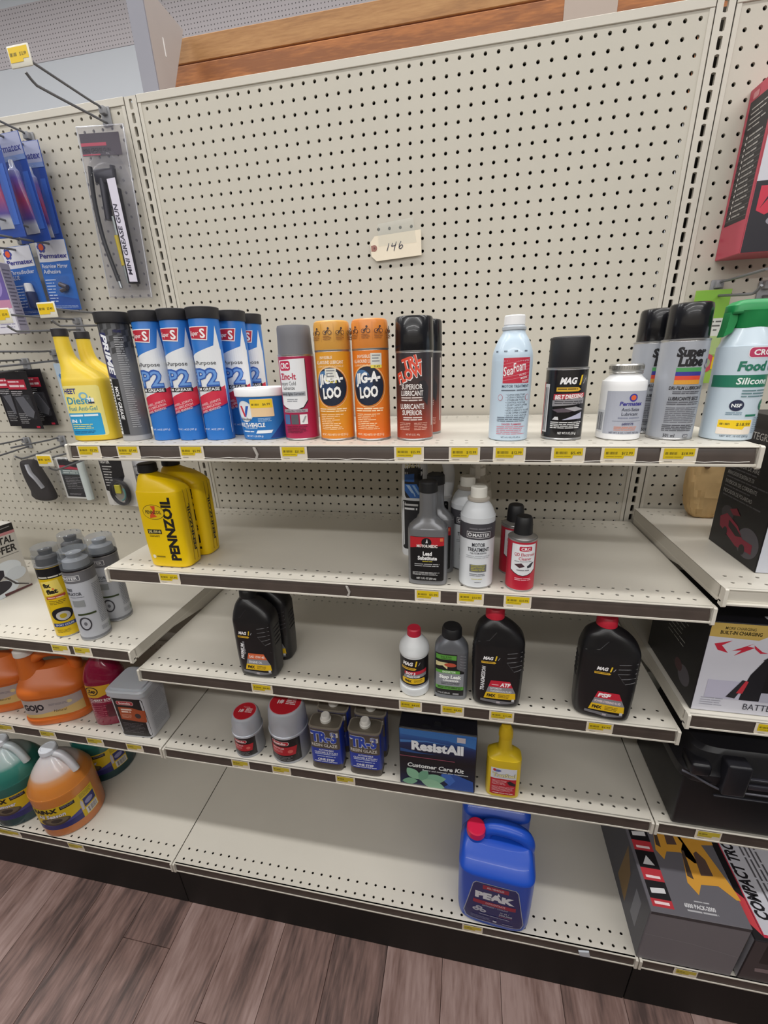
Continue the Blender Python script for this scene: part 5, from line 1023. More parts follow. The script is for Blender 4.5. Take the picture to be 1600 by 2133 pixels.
# trolley jack
t, a, b, F, Lf, T = carton('trolley_jack_box', 'black carton with white panel reading compact trolley jack', 55.95, 64, -20.1, -6.5, 'DK', 5.9, '241f24')
T.rect(-a + .05, -b + .05, a - .05, b - .05, M('17151a', .4)); T.rect(-a + .8, -b + .3, a - .05, b - .3, 'c02a44'); T.rect(-a + .9, -b + .5, a - .05, b - .3, M('c9c9d2', .4)); T.poly([(-a + .1, -b + 1.2), (-a + .75, -b + .4), (-a + .75, -b + 3.0), (-a + .1, -b + 3.6)], 'd0454e')
T2 = Label(Surf(None, 'plane', O=(0, 0, 5.925), U=(0, 1, 0), V=(-1, 0, 0)), .6); T2.text('COMPACT TROLLEY JACK', -b + 1.6, a - 2.0, .95, '17151c', 10.5, 'L', .04, .2); T2.lines(-b + 3, -.2, b - 1, a - 2.6, 4, '5a585e', .4, .3); T2.make(t, 'top_lettering'); T.make(t, 'top_print')
F.rect(-a + .05, .05, a - .05, 5.85, M('3f383c', .42)); F.rect(-a + 1.0, 2.8, a, 5.4, '191518'); F.poly([(-a + .9, 2.0), (-a + 3.4, 2.2), (-a + 3.5, 1.6), (-a + 1.0, 1.5)], '8a7a7e'); F.poly([(-a + 2.4, 2.3), (-a + 3.6, 3.0), (-a + 3.8, 2.7), (-a + 2.8, 2.1)], '6f5a60'); F.poly([(-a + 1.5, 4.4), (-a + 3.5, 4.6), (-a + 3.5, 3.6), (-a + 1.5, 3.4)], '4a2028'); F.make(t, 'front_print')
Lf.rect(-b + .05, .05, b - .05, 5.85, M('4c4a52', .42)); Lf.poly([(b - 2, 2.5), (b - .4, 2.9), (b - .4, 4.8), (b - 1.5, 5.6)], '9a7f44'); Lf.rect(b - .5, .1, b - .06, 5.8, M('a8a8b0', .35)); Lf.make(t, 'side_print')
# black battery box with lid and latch
t = thing('battery_box', 'big black plastic box with stepped lid and strap latch', 'plastic box', on('RC', 55.3, -12.7))
BK = M('121216', .42); BK2 = M('1b1b20', .4)
mk('tub', bbox(-6.0, 6.0, -4.2, 4.2, 0, 5.6, .25, 3), BK, t)
lid = mk('lid', merge(loft([(5.3, 6.25, 4.4, 9), (5.5, 6.35, 4.5, 9), (6.2, 6.3, 4.45, 9), (6.5, 6.0, 4.2, 8), (8.0, 5.6, 3.9, 8), (8.3, 5.3, 3.6, 7)], 72)), BK2, t)
mk('lid_rim', tube([(-6.3, -4.2, 6.2), (-5.5, -4.52, 6.1), (-4.3, -4.56, 5.4), (-3.4, -4.58, 5.0), (0, -4.58, 5.0), (6.2, -4.55, 5.0)], .09, 8), M('55555e', .3), lid)
mk('latch', bbox(-3.6, -1.9, -5.0, -3.6, 4.9, 8.0, .2, 3), M('1e1e24', .38), t); mk('vent_hood', bbox(-5.9, -4.4, -4.7, -2.8, 6.2, 7.4, .3, 3), M('1a1a1f', .3), t)
mk('strap_groove', merge(bbox(-1.7, 6.2, -4.66, -4.4, 5.5, 5.95, .06, 2), bbox(-1.7, 6.2, -4.62, -4.4, 6.4, 6.55, .04, 1), bbox(-3.6, 6.1, -4.34, -4.1, 3.9, 4.05, .04, 1)), M('33333b', .28), lid)
t, a, b, F, Lf, T = carton('filter_box', 'white and green carton behind the black plastic box', 49.4, 56, -7.6, -2.2, 'RC', 8.2, 'c6cbc6')
Lf.rect(-b + .05, .05, b - .05, 8.1, '5f9a68'); Lf.rect(-b + .3, .3, b - .3, 7.9, 'bcc0c0'); Lf.lines(-1.8, 1, 1.8, 7.2, 16, '85888a', .3, .3); Lf.make(t, 'side_print')
# battery charger
t, a, b, F, Lf, T = carton('battery_charger_box', 'white battery charger carton with gold corner and black top', 48.45, 60.5, -16.45, -8.2, 'RB', 7.8, '16151a')
F.rect(-a + .06, .06, a - .06, 7.74, M('ccccd6', .4)); F.poly([(-a + .06, 6.6), (-a + 3.2, 6.5), (-a + 5.0, 7.74), (-a + .06, 7.74)], 'c2a458'); F.text('MORE CHARGING', -a + 1.9, 7.25, .22, '40361c', 1.9); F.text('BUILT-IN CHARGING', -a + 2.0, 6.85, .28, '2c2410', 2.6, bold=.03)
F.poly([(-a + .5, 6.0), (-a + 1.6, 6.35), (-a + 1.0, 5.9), (-a + 1.5, 5.3), (-a + .8, 5.5)], 'c22a40'); F.poly([(-a + 1.7, 5.5), (-a + 3.0, 6.25), (-a + 2.6, 5.95), (-a + 3.1, 5.9), (-a + 1.9, 5.1), (-a + 2.3, 5.6)], 'c22a40'); F.poly([(-a + 3.0, 6.1), (-a + 3.6, 5.6), (-a + 4.0, 5.5), (-a + 3.5, 5.45), (-a + 3.1, 5.8)], 'c22a40'); F.text('Schumacher', -a + 4.0, 5.45, .6, '2a2830', 4.6, 'L', .0, .4)
x0 = -a + 3.0; F.poly([(x0 - 2.3, 1.3), (x0 + 7, 1.2), (x0 + 7, 3.0), (x0 - 2.3, 2.9)], 'b9b7ca'); F.poly([(x0, 1.3), (x0 + 1.3, 1.3), (x0 + 1.6, 4.9), (x0 + .9, 4.9), (x0 + .3, 3.6), (x0 + .1, 2.6)], '1d1c22'); F.rect(x0 + 1.3, 2.1, x0 + 6, 3.9, '17161a'); F.rect(x0 + 1.3, 1.3, x0 + 6, 2.1, 'a9a9b8'); F.rect(x0 + 1.4, 3.9, x0 + 6, 4.5, 'b5b5c2'); F.poly([(x0 + .8, 4.9), (x0 + 1.2, 5.3), (x0 + 6, 5.1), (x0 + 6, 4.85), (x0 + 1.6, 4.95)], '232228'); F.poly([(x0 - .9, 1.5), (x0 - .3, 1.4), (x0 + .25, 3.0), (x0 - .1, 3.1)], '2a282e'); F.poly([(x0 - .3, 1.9), (x0 + .1, 1.9), (x0 + .3, 3.0), (x0 + .1, 3.05)], 'bb3440')
F.ell(x0 + 1.8, 3.1, .1, .14, 'e8e8ea', 10); F.ell(x0 + 1.75, 2.8, .1, .14, 'e8e8ea', 10); F.text('BATTERY CHARGER', -a + 3.4, .5, .55, '2a2934', 5.6, 'L', -.005); F.lines(-a + .5, .5, -a + 2.0, 1.3, 4, '9a9aa6', .3, .2); F.make(t, 'front_print')
Lf.rect(-b + .05, .05, b - .05, 7.75, M('17161a', .42)); Lf.lines(-1.2, 3.4, 2.2, 6.9, 9, 'a2a09c', .18, .4); Lf.ell(2.4, 1.7, .9, .8, '5a565e'); Lf.ell(1.4, 2.0, .6, .5, '4a2a30'); Lf.make(t, 'side_print')
T.rect(-a + .05, -b + .05, a - .05, b - .05, M('15141a', .4)); T.text('Schumacher', .5, -2.0, .5, '4a4a50', 3.5, shear=.3)
for k in range(4): T.k = 2; T.rrect(-2.2 + k * .8, -3.4, -1.6 + k * .8, -3.0, 'c9c9d0', .1)
T.make(t, 'top_print')
# jump starter
t, a, b, F, Lf, T = carton('jump_starter_box', 'tall black carton with red car picture on its side', 51.2, 61.5, -14.4, -8.2, 'RA', 10.6, '131216')
Lf.rect(-b + .05, .05, b - .05, 10.55, M('131216', .4)); Lf.rect(-b + .1, 8.6, b - .1, 9.6, '2a282c'); Lf.text('AIR. INTEGRATED.', 0, 8.85, .5, 'c6c2be', 5.4, bold=-.005)
for k, (tx, ww) in enumerate((('COMPRESOR DE AIRE', 3.6), ('ARRANCADOR DE BATERIA DE 12V', 3.3), ('INVERSOR DE CORRIENTE', 3.9), ('INDICADOR DE POLARIDAD', 3.6))): Lf.text(tx, -b + .5, 6.55 - k * .72, .3, '9c9a98', ww, 'L', -.003); Lf.lines(-b + .5, 6.2 - k * .72, b - .5, 6.4 - k * .72, 1, '4a484c', .5, .4, k)
Lf.ell(1.6, 1.6, 1.3, 1.1, '55525a'); Lf.ell(-1.4, 2.9, .8, .6, '3a363c'); Lf.poly([(-2.2, 2.4), (-1.4, 2.9), (.2, 2.4), (1.0, 1.7), (2.2, 1.7), (2.3, 1.0), (.4, .9), (-.8, 1.3), (-2.0, 1.7)], '8a1c38'); Lf.poly([(-1.0, 2.5), (.1, 2.2), (.9, 1.8), (.2, 1.6), (-.9, 2.0)], '1a1418'); Lf.ell(1.2, .95, .35, .4, '17161a', 14); Lf.ell(-1.2, 1.5, .3, .35, '17161a', 14); Lf.poly([(-1.2, 3.3), (-.4, 3.6), (.2, 3.2), (-.6, 3.0)], '7a1a30'); Lf.make(t, 'side_print')
F.rect(-a + .05, .05, a - .05, 8.3, M('c9ccd6', .4)); F.lines(-a + 1, 1, a - 1, 3, 5, '9a9aa8', .3, .3); F.make(t, 'front_print')
# kraft bag
t = thing('paper_bag', 'brown kraft paper bag standing against the pegboard', 'paper bag', on('RA', 53.3, -2.2))
bm_ = loft(smooth_secs([(0, .8, .6, 3), (.3, 1.15, .85, 3.2), (1.5, 1.6, 1.05, 3.5), (3.5, 1.85, .9, 3.5), (5.5, 1.8, .6, 3.5), (7.5, 1.75, .2, 4)], 3), 40)
r2 = random.Random(4); bm_ = ([(x + r2.uniform(-.06, .06), y + r2.uniform(-.1, .1), max(0, z + r2.uniform(-.03, .03))) for x, y, z in bm_[0]], bm_[1])
mk('bag', bm_, noisy('kraft_paper', 'd2b07c', .08, 30, .75, bump=.9, fine=45), t, ang=14)
mk('side_fold', prism([(.55, .3), (.75, .3), (1.35, 1.6), (1.5, 4.5), (1.45, 7.3), (1.3, 7.3), (1.3, 4.0), (1.1, 2.0)], -1.06, -.95, 'y'), M('d2b588', .7), t, ang=None)
mk('punched_hole', tube([(-.75, -.98, 5.0), (-.75, -.55, 5.0)], .17, 14), M('6a4a30', .8), t)

# ================================================================== pegs and what hangs on them
PEGM = M('6f7074', .45, .3); PLG = M('8f9094', .5)
def peg(u, v, label, ln=8.2, plate=None, plate_text=None):
    """double wire peg: plug plate in the board, price arm above, goods arm below"""
    p = onY(u, v, 0); t = thing('peg_hook', label, 'hook', Matrix.Translation(P(p.x, -.02, p.z)), 'grey pegboard hooks')
    mk('plug_plate', merge(bbox(-.5, .5, -.16, 0, -.95, .5, .08, 2), bbox(-.28, .28, -.6, -.1, -.15, .42, .06, 2)), PLG, t)
    mk('price_arm', tube(curve_pts([(0, -.3, .2), (0, -.9, .32), (0, -2, .3), (0, -ln, .45)]), .1, 8), PEGM, t)
    mk('goods_arm', tube(curve_pts([(0, -.1, -.7), (0, -.8, -.75), (0, -ln + 1.6, -1.0), (0, -ln + .7, -.95), (0, -ln + .1, -.55)]), .105, 8), PEGM, t)
    if plate:
        h = mk('price_plate', bbox(-.95, .95, -ln - .1, -ln + .02, -.35, .95, .06, 2), M('e2dfd2', .35), t)
        l = Label(Surf(None, 'plane', O=(0, -ln - .105, 0), U=(1, 0, 0), V=(0, 0, 1)), .6); l.rect(-.85, .12, .85, .82, 'e6c21c'); l.rect(-.85, -.05, .3, .14, 'e6c21c'); l.bars(-.75, .3, -.15, .5, 7, '6b5f1e'); l.text(plate, .38, .3, .2, '5a521e', .6); l.make(h, 'plate_print')
    return p
p1 = peg(222, 238, 'grey peg hook holding the grease gun pack', 8.2, '$15.99')
p2 = peg(65, 290, 'grey peg hook near the panel top holding blue tube cards', 8.2)
p3 = peg(120, 495, 'grey peg hook holding the mirror adhesive card', 8.0)
p4 = peg(52, 508, 'grey peg hook holding the threadlocker card', 8.0)
p5 = peg(165, 672, 'grey peg hook below the mirror adhesive card', 8.4, '$5.99')
p6 = peg(246, 662, 'grey peg hook behind the dark grey grease tubes', 8.4, '$7.49')
p7 = peg(117, 737, 'grey peg hook behind the neck of the yellow bottle', 8.2)
p8 = peg(55, 755, 'grey peg hook holding the black putty knife cards', 8.2)
p9 = peg(58, 918, 'grey peg hook holding the bagged black sponge', 6.5)
p10 = peg(131, 915, 'grey peg hook holding the white mesh pack', 6.5)
p11 = peg(215, 930, 'grey peg hook behind the corner of the top shelf', 7.8, '$4.79')
q1 = peg(1492, 597, 'grey peg hook holding the lime green card', 6.5)
q2 = peg(1592, 598, 'grey peg hook below the red hanging box', 6.0, None)

CLEAR = M('7c7e86', .06, alpha=.1)
def hang(name, label, cat, x, y, z, group=None, rot=0, yaw=0):
    return thing(name, label, cat, Matrix.Translation(P(x, y, z)) @ Matrix.Rotation(math.radians(yaw), 4, 'Z') @ Matrix.Rotation(math.radians(rot), 4, 'Y'), group)
def card_label(w, h, y=-.035):
    return Label(Surf(None, 'plane', O=(0, y, -h), U=(1, 0, 0), V=(0, 0, 1)), .6)

# grease gun pack
t = hang('grease_gun_pack', 'clear blister pack with a small black grease gun', 'blister pack', -3.1, -.85, -1.45, rot=3.4)
W2, H2 = 2.55, 14.3
mk('backing_sheet', bbox(-W2, W2, -.03, .03, -H2, 0, .02, 1), M('a9a8b8', .12, alpha=.2), t, ang=30)
mk('blister_shell', merge(loft([(-H2 + .8, 2.0, .6, 5), (-H2 + .9, 2.15, .75, 5), (-4.5, 2.15, .75, 5), (-3.2, 1.7, .75, 4), (-2.2, 1.3, .6, 3), (-2.1, 1.2, .5, 3)], 40)), CLEAR, t)
mk('shell_rim', tube([(-W2 + .1, -.05, -.1), (W2 - .1, -.05, -.1), (W2 - .1, -.05, -H2 + .1), (-W2 + .1, -.05, -H2 + .1), (-W2 + .1, -.05, -.1)], .05, 6), M('e6e8f0', .1, alpha=.5, coat=.5), t)
mk('hose', tube(curve_pts([(-1.5, -.4, -3.2), (-1.75, -.4, -6), (-1.6, -.4, -9), (-1.0, -.4, -11.8), (-.75, -.4, -12.8)]), .2, 10), M('2a2a30', .4), t)
mk('hose_fitting', tube([(-.85, -.4, -12.3), (-.6, -.4, -13.4)], .17, 10), M('a9adb2', .3, .8), t)
mk('gun_head', merge(bbox(-1.1, 1.0, -.7, -.1, -4.6, -3.4, .2, 2), tube([(-.4, -.4, -4.2), (-.5, -.4, -7.5)], .35, 12), tube([(.8, -.4, -4.6), (.9, -.4, -3.2)], .25, 10)), M('3b3a42', .3, .6), t)
mk('barrel', tube([(.75, -.45, -5), (1.05, -.45, -13.0)], .55, 16), M('2c2b32', .35, .3), t)
mk('coupler', merge(tube([(-.05, -.4, -7.2), (.1, -.4, -9.2)], .14, 10), tube([(.25, -.4, -11.3), (.4, -.4, -13.0)], .2, 10)), M('a6aeb0', .3, .7), t)
mk('yellow_sleeve', tube([(.02, -.4, -8.8), (.25, -.4, -11.4)], .27, 12), M('c9b22e', .4), t)
l = Label(Surf(None, 'plane', O=(0, -.045, -H2), U=(1, 0, 0), V=(0, 0, 1)), .6); l.rect(-2.3, 12.0, 1.9, 13.7, '4a4350'); l.rect(-2.3, 12.75, .4, 13.0, 'b04a60'); l.text('MINI GREASE GUN', -.7, 12.25, .34, '22202c', 2.9, bold=.0); l.rect(-2.3, 12.05, -.4, 12.15, 'b04a60'); l.make(t, 'header_print')
l = Label(Surf(None, 'plane', O=(0, -1.04, -H2), U=(1, 0, 0), V=(0, 0, 1)), .6); l.poly([(.55, 9.9), (1.45, 10.0), (1.9, 1.4), (1.0, 1.4)], M('d6d2e2', .4)); l.text('MINI GREASE GUN', 1.5, 2.0, .42, '3a3648', 6.0, 'L', .03, .15, 93.5); l.make(t, 'sticker')

# blue tube cards at the panel top
def tube_card(label, x, y, z, rot, col='2c4fa0'):
    t = hang('sealant_tube_card', label, 'blister card', x, y, z, 'blue sealant tube cards', rot)
    mk('card', bbox(-1.75, 1.75, -.03, .03, -8.6, 0, .02, 1), M('28489a', .4), t, ang=30)
    l = card_label(1.75, 8.6); l.rect(-1.7, 6.9, 1.7, 8.55, M('a9aecb', .4)); l.text('Permatex', 0, 7.2, .55, '3a3f8a', 3.1, bold=.02, shear=.1); l.rect(-1.7, 6.5, 1.7, 6.9, '7f96c8'); l.poly([(.2, 1.0), (1.5, 1.0), (1.5, 5.6), (.9, 5.6)], '3a62b8'); l.make(t, 'print')
    mk('tube', merge(loft([(-7.9, .8, .08, 3), (-7.6, .8, .14, 3), (-4.5, .62, .5, 2.2), (-2.9, .55, .55, 2), (-2.6, .3, .3, 2), (-2.0, .22, .22, 2)], 28)), grad('sealant_tube', [(0, 'b9bcc8'), (.12, 'b9bcc8'), (.2, '5a4aa0'), (.45, 'b0446a'), (.75, '6a5ab0'), (.9, 'a8b0d0'), (1, 'dcdce0')], .2, coat=.4), t)
    mk('blister', loft([(-8.1, 1.0, .35, 4), (-8.0, 1.1, .45, 4), (-2.2, 1.0, .7, 4), (-1.9, .8, .5, 3)], 32), CLEAR, t); return t
tube_card('blue sealant tube card hanging nearest the pegboard top', p2.x, -1.1, p2.z - .55, 1)
tube_card('blue sealant tube card farther out on the same hook', p2.x - .05, -3.0, p2.z - .6, -2)
tube_card('blue sealant tube card at the outer end of the hook', p2.x - .1, -5.2, p2.z - .6, 1)

def adhesive(label, x, y, z, l1, l2, bottle, rot=0):
    t = hang('adhesive_card', label, 'blister card', x, y, z, None, rot)
    w, h = 1.85, 6.5; mk('card', bbox(-w, w, -.03, .03, -h, 0, .02, 1), M('2f66b8', .4), t, ang=30)
    l = card_label(w, h); l.poly([(-w + .05, h - 2.05), (w - .05, h - 1.9), (w - .05, h - .05), (-w + .05, h - .05)], M('d9dae2', .4)); l.rect(-w + .05, 0.05, w - .05, h - 2.0, M('2f66b8', .4)); l.poly([(-w + .05, .05), (w - .05, .05), (w - .05, 1.0), (-w + .05, 1.6)], '2a4f9e')
    for a_ in range(0, 360, 60): l.k = 4; l.ell(-1.15 + .33 * math.cos(math.radians(a_)), h - .65 + .33 * math.sin(math.radians(a_)), .2, .2, '3f4a9a', 10)
    l.ell(-1.15, h - .65, .3, .3, 'dd5a34', 16); l.text('Permatex', .05, h - 1.65, .42, '3a3a8e', 3.3, bold=.025, shear=.1); l.text(l1, -w + .25, h - 2.55, .38, 'e4e8f4', .26 * len(l1) if len(l1) < 11 else 3.1, 'L', .005); l.text(l2, -w + .25, h - 3.05, .38, 'e4e8f4', .26 * len(l2), 'L', .005)
    l.lines(-w + .2, .6, -.2, h - 3.6, 8, 'b9c8e8', .3, .4); l.lines(-w + .2, .15, w - .2, .4, 2, 'a9bce0', .35, .2); l.make(t, 'print')
    if bottle: mk('bottle', merge(loft([(-5.9, .42), (-5.8, .48), (-4.4, .48), (-4.3, .4)], 28)), M('22305c', .35), t).location = (.55 * I, -.4 * I, 0); c = mk('bottle_cap', loft([(-4.35, .42), (-3.6, .36), (-3.5, .28)], 28), M('dfe0e4', .35), t); c.location = (.55 * I, -.4 * I, 0)
    else: mk('vial', merge(tube([(.3, -.35, -4.1), (1.1, -.35, -4.4)], .25, 12), tube([(.2, -.3, -4.7), (.9, -.3, -4.5)], .2, 12)), M('5a5660', .3, .4), t)
    mk('blister', loft([(-6.0 if bottle else -5.2, .6, .3, 4, .6), (-5.9 if bottle else -5.1, .75, .75, 4, .6), (-3.5, .7, .75, 4, .6), (-3.3, .55, .3, 3, .6)], 28), CLEAR, t); return t
adhesive('blue and white threadlocker card with small bottle', p4.x, -1.3, p4.z - .45, 'Threadlocker', 'BLUE', True, -1)
adhesive('blue and white mirror adhesive card with small vial', p3.x + .1, -1.25, p3.z - .4, 'Rearview Mirror', 'Adhesive', False, 2)

pk = onY(20, 545, -3.5)
t = hang('lens_repair_box', 'white and purple hanging box beside the threadlocker card', 'box', pk.x - 3.1, -3.3, pk.z)
mk('carton', bbox(-2.1, 2.1, -.55, .55, -6.6, 0, .05, 1), M('b9b4c6', .4), t, ang=30); l = card_label(2.1, 6.6, -.56); l.rect(-2.05, 3.2, 2.05, 6.5, '6a5aa0'); l.ell(.6, 4.6, 1.0, 1.2, '9a8ac8'); l.rect(-2.05, 2.4, 2.05, 3.2, 'c48aa8'); l.rect(-2.05, .05, 2.05, 2.4, 'd8d6e0'); l.lines(-1.8, .4, 1.8, 2.1, 6, '8a86a0', .3, .2); l.make(t, 'front_print')
l = Label(Surf(None, 'plane', O=(2.105, 0, -6.6), U=(0, 1, 0), V=(0, 0, 1)), .6); l.rect(-.5, .05, .5, 6.5, '9a96a8'); l.lines(-.4, .6, .4, 6, 16, '6a6678', .4, .3); l.make(t, 'side_print')

def knife_card(label, x, y, z, w=1.6, h=6.6, rot=0):
    t = hang('putty_knife_card', label, 'blister card', x, y, z, 'black putty knife cards', rot)
    mk('card', bbox(-w, w, -.03, .03, -h, 0, .02, 1), M('1b181c', .4), t, ang=30)
    l = card_label(w, h); l.rect(-w + .05, h - 2.0, w - .6, h - .9, 'b42a40'); l.lines(-w + .25, h - 1.3, .2, h - 1.05, 1, 'e8c2c8', .7, .1); l.lines(-w + .3, h - 1.8, .8, h - 1.5, 1, 'e8d0d4', .8, .05); l.lines(-w + .25, h - 2.8, .3, h - 2.2, 3, 'b8b4b8', .3, .3); l.lines(-w + .3, .5, .1, 1.8, 6, 'a8a6a8', .3, .3); l.rect(.7, .1, 1.2, .35, 'a82238'); l.make(t, 'print')
    mk('blade', prism([(-.95, -2.9), (.2, -2.8), (1.15, -4.6), (.75, -5.3), (-.2, -5.0)], -.12, -.06, 'y'), M('8f8f98', .3, .7), t, ang=None); mk('blister', loft([(-5.5, 1.1, .15, 4), (-5.4, 1.2, .3, 4), (-2.8, 1.1, .3, 4), (-2.6, 1.0, .15, 4)], 28), CLEAR, t); return t
knife_card('black and red putty knife card, outer one on its hook', p8.x + .1, -1.9, p8.z - .9, rot=1)
knife_card('black and red putty knife card touching the pegboard', p8.x + .7, -.6, p8.z - .75, rot=-1)
kk = onY(4, 772, -1.0); knife_card('black putty knife card with broad pale blade picture', kk.x - .4, -.7, kk.z, rot=0)
bc = onY(118, 757, -.7)
t = hang('wiper_card', 'light blue and white card behind the yellow bottles', 'blister card', bc.x + 1.0, -.6, bc.z, rot=0)
mk('card', bbox(-1.6, 1.6, -.03, .03, -6.9, 0, .02, 1), M('b9cde0', .4), t, ang=30); l = card_label(1.6, 6.9); l.poly([(-1.3, 5.6), (0, 6.6), (1.55, 6.0), (1.55, .1), (-.9, .1), (-.6, 3.5)], '4a82be'); l.lines(-1.0, 5.2, 1.2, 5.9, 2, 'dce8f4', .5, .1); l.rect(-1.0, 3.0, 1.2, 3.9, '8a86b0'); l.make(t, 'print')

# bagged sponge, mesh pack, tape card, white card
sg = onY(62, 948, -2.2)
t = hang('bagged_sponge', 'black sponge pad in a clear plastic bag', 'bag', sg.x, -2.3, sg.z + .2)
mk('bag', loft([(-6.3, 2.5, .25, 4), (-6.0, 2.6, .9, 4), (-3, 2.7, 1.2, 4), (-1, 2.5, .8, 4), (0, 2.2, .15, 4)], 40), M('6f6a66', .1, alpha=.12), t)
mk('sponge', loft(smooth_secs([(-6.0, 1.1, .5, 2.6, .5), (-5.6, 1.4, .8, 2.6, .45), (-4, 1.35, .9, 2.6, .1), (-2.4, 1.2, .85, 2.6, -.25), (-1.1, 1.0, .7, 2.6, -.4), (-.8, .7, .4, 2.6, -.4)], 3), 36), M('221f24', .7), t)
mk('grey_band', tube(curve_pts([(.1, -.75, -1.2), (.45, -.95, -2.2), (.9, -.9, -3.0), (1.25, -.7, -4.2)]), [.28] * 19, 8, .6), M('a9abb4', .5), t)
mk('lower_lobe', loft([(-5.9, .5, .4, 2, -.7), (-5.4, .7, .6, 2, -.8), (-4.8, .55, .5, 2, -.85), (-4.5, .2, .2, 2, -.9)], 24), M('1d1b1f', .7), t)
ms = onY(140, 955, -1.6)
t = hang('mesh_pack', 'clear pack of white mesh with black header card', 'pack', ms.x + .15, -1.5, ms.z + .1, rot=1)
mk('card', bbox(-2.0, 2.0, -.05, .03, -5.4, 0, .02, 1), M('d6d6d4', .4), t, ang=30); l = card_label(2, 5.4, -.055); l.rect(-1.75, .25, 1.4, 5.2, '19171b'); l.poly([(-1.75, 4.0), (1.4, 3.8), (1.4, 4.05), (-1.0, 4.4), (-1.75, 4.4)], 'bb3046'); l.rect(-1.75, 3.2, 1.4, 3.85, '6a7a7c'); l.lines(-1.4, 3.25, .8, 3.78, 2, 'c2cccc', .6, .1); l.lines(-1.4, 1.2, 1.0, 2.9, 8, '9a989c', .25, .4); l.lines(-1.4, .4, .4, .7, 2, '9a989c', .3, .2); l.make(t, 'print')
mk('cloth_roll', tube([(1.75, -.3, -.4), (1.8, -.3, -5.3)], .42, 14), M('c6d0d0', .5), t); mk('bag', loft([(-5.6, 2.35, .4, 5), (-5.5, 2.4, .6, 5), (-.2, 2.3, .5, 5), (.2, 2.2, .1, 5)], 36), CLEAR, t)
tp = onY(235, 965, -1.5)
t = hang('tape_card', 'white card with a black and grey tape coil blister', 'blister card', tp.x, -1.1, tp.z + .5, rot=2)
mk('card', bbox(-2.35, 2.35, -.04, .03, -6.2, 0, .02, 1), M('cdcbc8', .4), t, ang=30); l = card_label(2.35, 6.2, -.045); l.poly([(-2.2, 2.0), (-.6, 1.4), (.9, 4.0), (.9, 6.1), (-2.3, 6.1)], '1d1b1e'); l.text('TESTER', -1.5, 5.55, .34, 'd6d4d2', 1.4, bold=.02); l.lines(-2.0, 2.4, -.6, 5.2, 8, 'b8b6b6', .35, .3); l.make(t, 'print')
def ring_pts(cx, cz, rx, rz, a0, a1, y, n=30): return [(cx + rx * math.cos(math.radians(a0 + (a1 - a0) * k / n)), y, cz + rz * math.sin(math.radians(a0 + (a1 - a0) * k / n))) for k in range(n + 1)]
mk('coil', merge(tube(ring_pts(.2, -4.2, 1.25, 1.55, 0, 360, -.55), .2, 8), tube(ring_pts(.25, -4.2, 1.0, 1.3, -60, 200, -.6), .14, 8)), M('2a282a', .35), t); mk('inner_disc', loft([(0, 1.05), (.2, 1.05)], 32), M('9a9488', .4), t).matrix_local = Matrix.Translation((.25 * I, -.25 * I, -4.2 * I)) @ Matrix.Rotation(math.pi / 2, 4, 'X')
mk('yellow_tab', bbox(-.35, .45, -.75, -.5, -4.3, -3.2, .05, 1), M('c2b82e', .4), t); mk('teal_strip', tube(ring_pts(.3, -4.2, .75, .95, -80, 40, -.75), .1, 8), M('5a8a8a', .4), t); mk('blister', loft([(-6.0, 1.2, .4, 3, .2), (-5.8, 1.5, .8, 3, .2), (-2.8, 1.5, .8, 3, .2), (-2.5, 1.2, .4, 3, .2)], 32), CLEAR, t)
wc = onY(292, 965, -.6)
t = hang('lubrication_card', 'white card with grey header behind the yellow oil bottles', 'card', wc.x + .2, -.55, wc.z + .7, rot=0)
mk('card', bbox(-1.7, 1.7, -.03, .03, -6.0, 0, .02, 1), M('d2d3d8', .4), t, ang=30); l = card_label(1.7, 6.0); l.text('LubriMatic', -.2, 4.8, .36, '5a5c64', 2.4); l.lines(-.9, 4.2, .2, 4.5, 1, '5a5c64', .8, .1); l.lines(-1.2, 3.6, 1.4, 3.9, 1, '4a4c54', .8, .05); l.rect(-1.65, 2.8, 1.65, 3.2, 'a8b0b4'); l.make(t, 'print')

# right bay: red hanging box and lime card
t = hang('tool_kit_box', 'tall red hanging box with black specification panel', 'box', 54.45, -1.82, -5.0)
mk('carton', bbox(-3.7, 3.7, -1.78, 1.78, -10.95, 0, .04, 1), M('b34a58', .4), t, ang=30)
l = Label(Surf(None, 'plane', O=(-3.705, 0, -10.95), U=(0, -1, 0), V=(0, 0, 1)), .6); l.rect(-1.74, .05, 1.74, 10.9, M('b8485a', .4)); l.rect(-1.4, 2.3, 1.45, 10.1, '2b292d')
for k in range(15): l.k = 2; l.rect(-1.35, 2.6 + k * .36, 1.4, 2.62 + k * .36, '7a7876'); l.lines(-.6, 2.68 + k * .36, 1.1, 2.86 + k * .36, 1, 'a8a5a2', .6, .4, k); l.ell(-.85, 2.79 + k * .36, .1, .1, 'd0ccc8', 8)
l.lines(-1.0, 8.1, 1.0, 9.6, 5, 'b8b4b0', .25, .4); l.rrect(-1.2, 10.2, -.5, 10.6, 'cf8a90', .1); l.make(t, 'side_print')
l = Label(Surf(None, 'plane', O=(0, -1.785, -10.95), U=(1, 0, 0), V=(0, 0, 1)), .6); l.rect(-3.66, .05, 3.66, 10.9, M('cfcfd8', .4)); l.rect(-3.66, .05, 3.66, 4.5, '232029'); l.poly([(-3.3, 2.7), (-2.7, 2.4), (-2.1, 2.7), (-2.1, 4.2), (-3.3, 4.2)], 'c83048'); l.poly([(-3.1, 2.8), (-2.6, 3.5), (-2.35, 4.0), (-2.75, 3.5)], '232029'); l.ell(-1.9, 2.0, .6, .3, '8f8d98'); l.ell(-1.2, 1.0, .7, .35, 'a9a7b2'); l.ell(.5, 1.6, 1.2, .6, '6f6d78'); l.make(t, 'front_print')
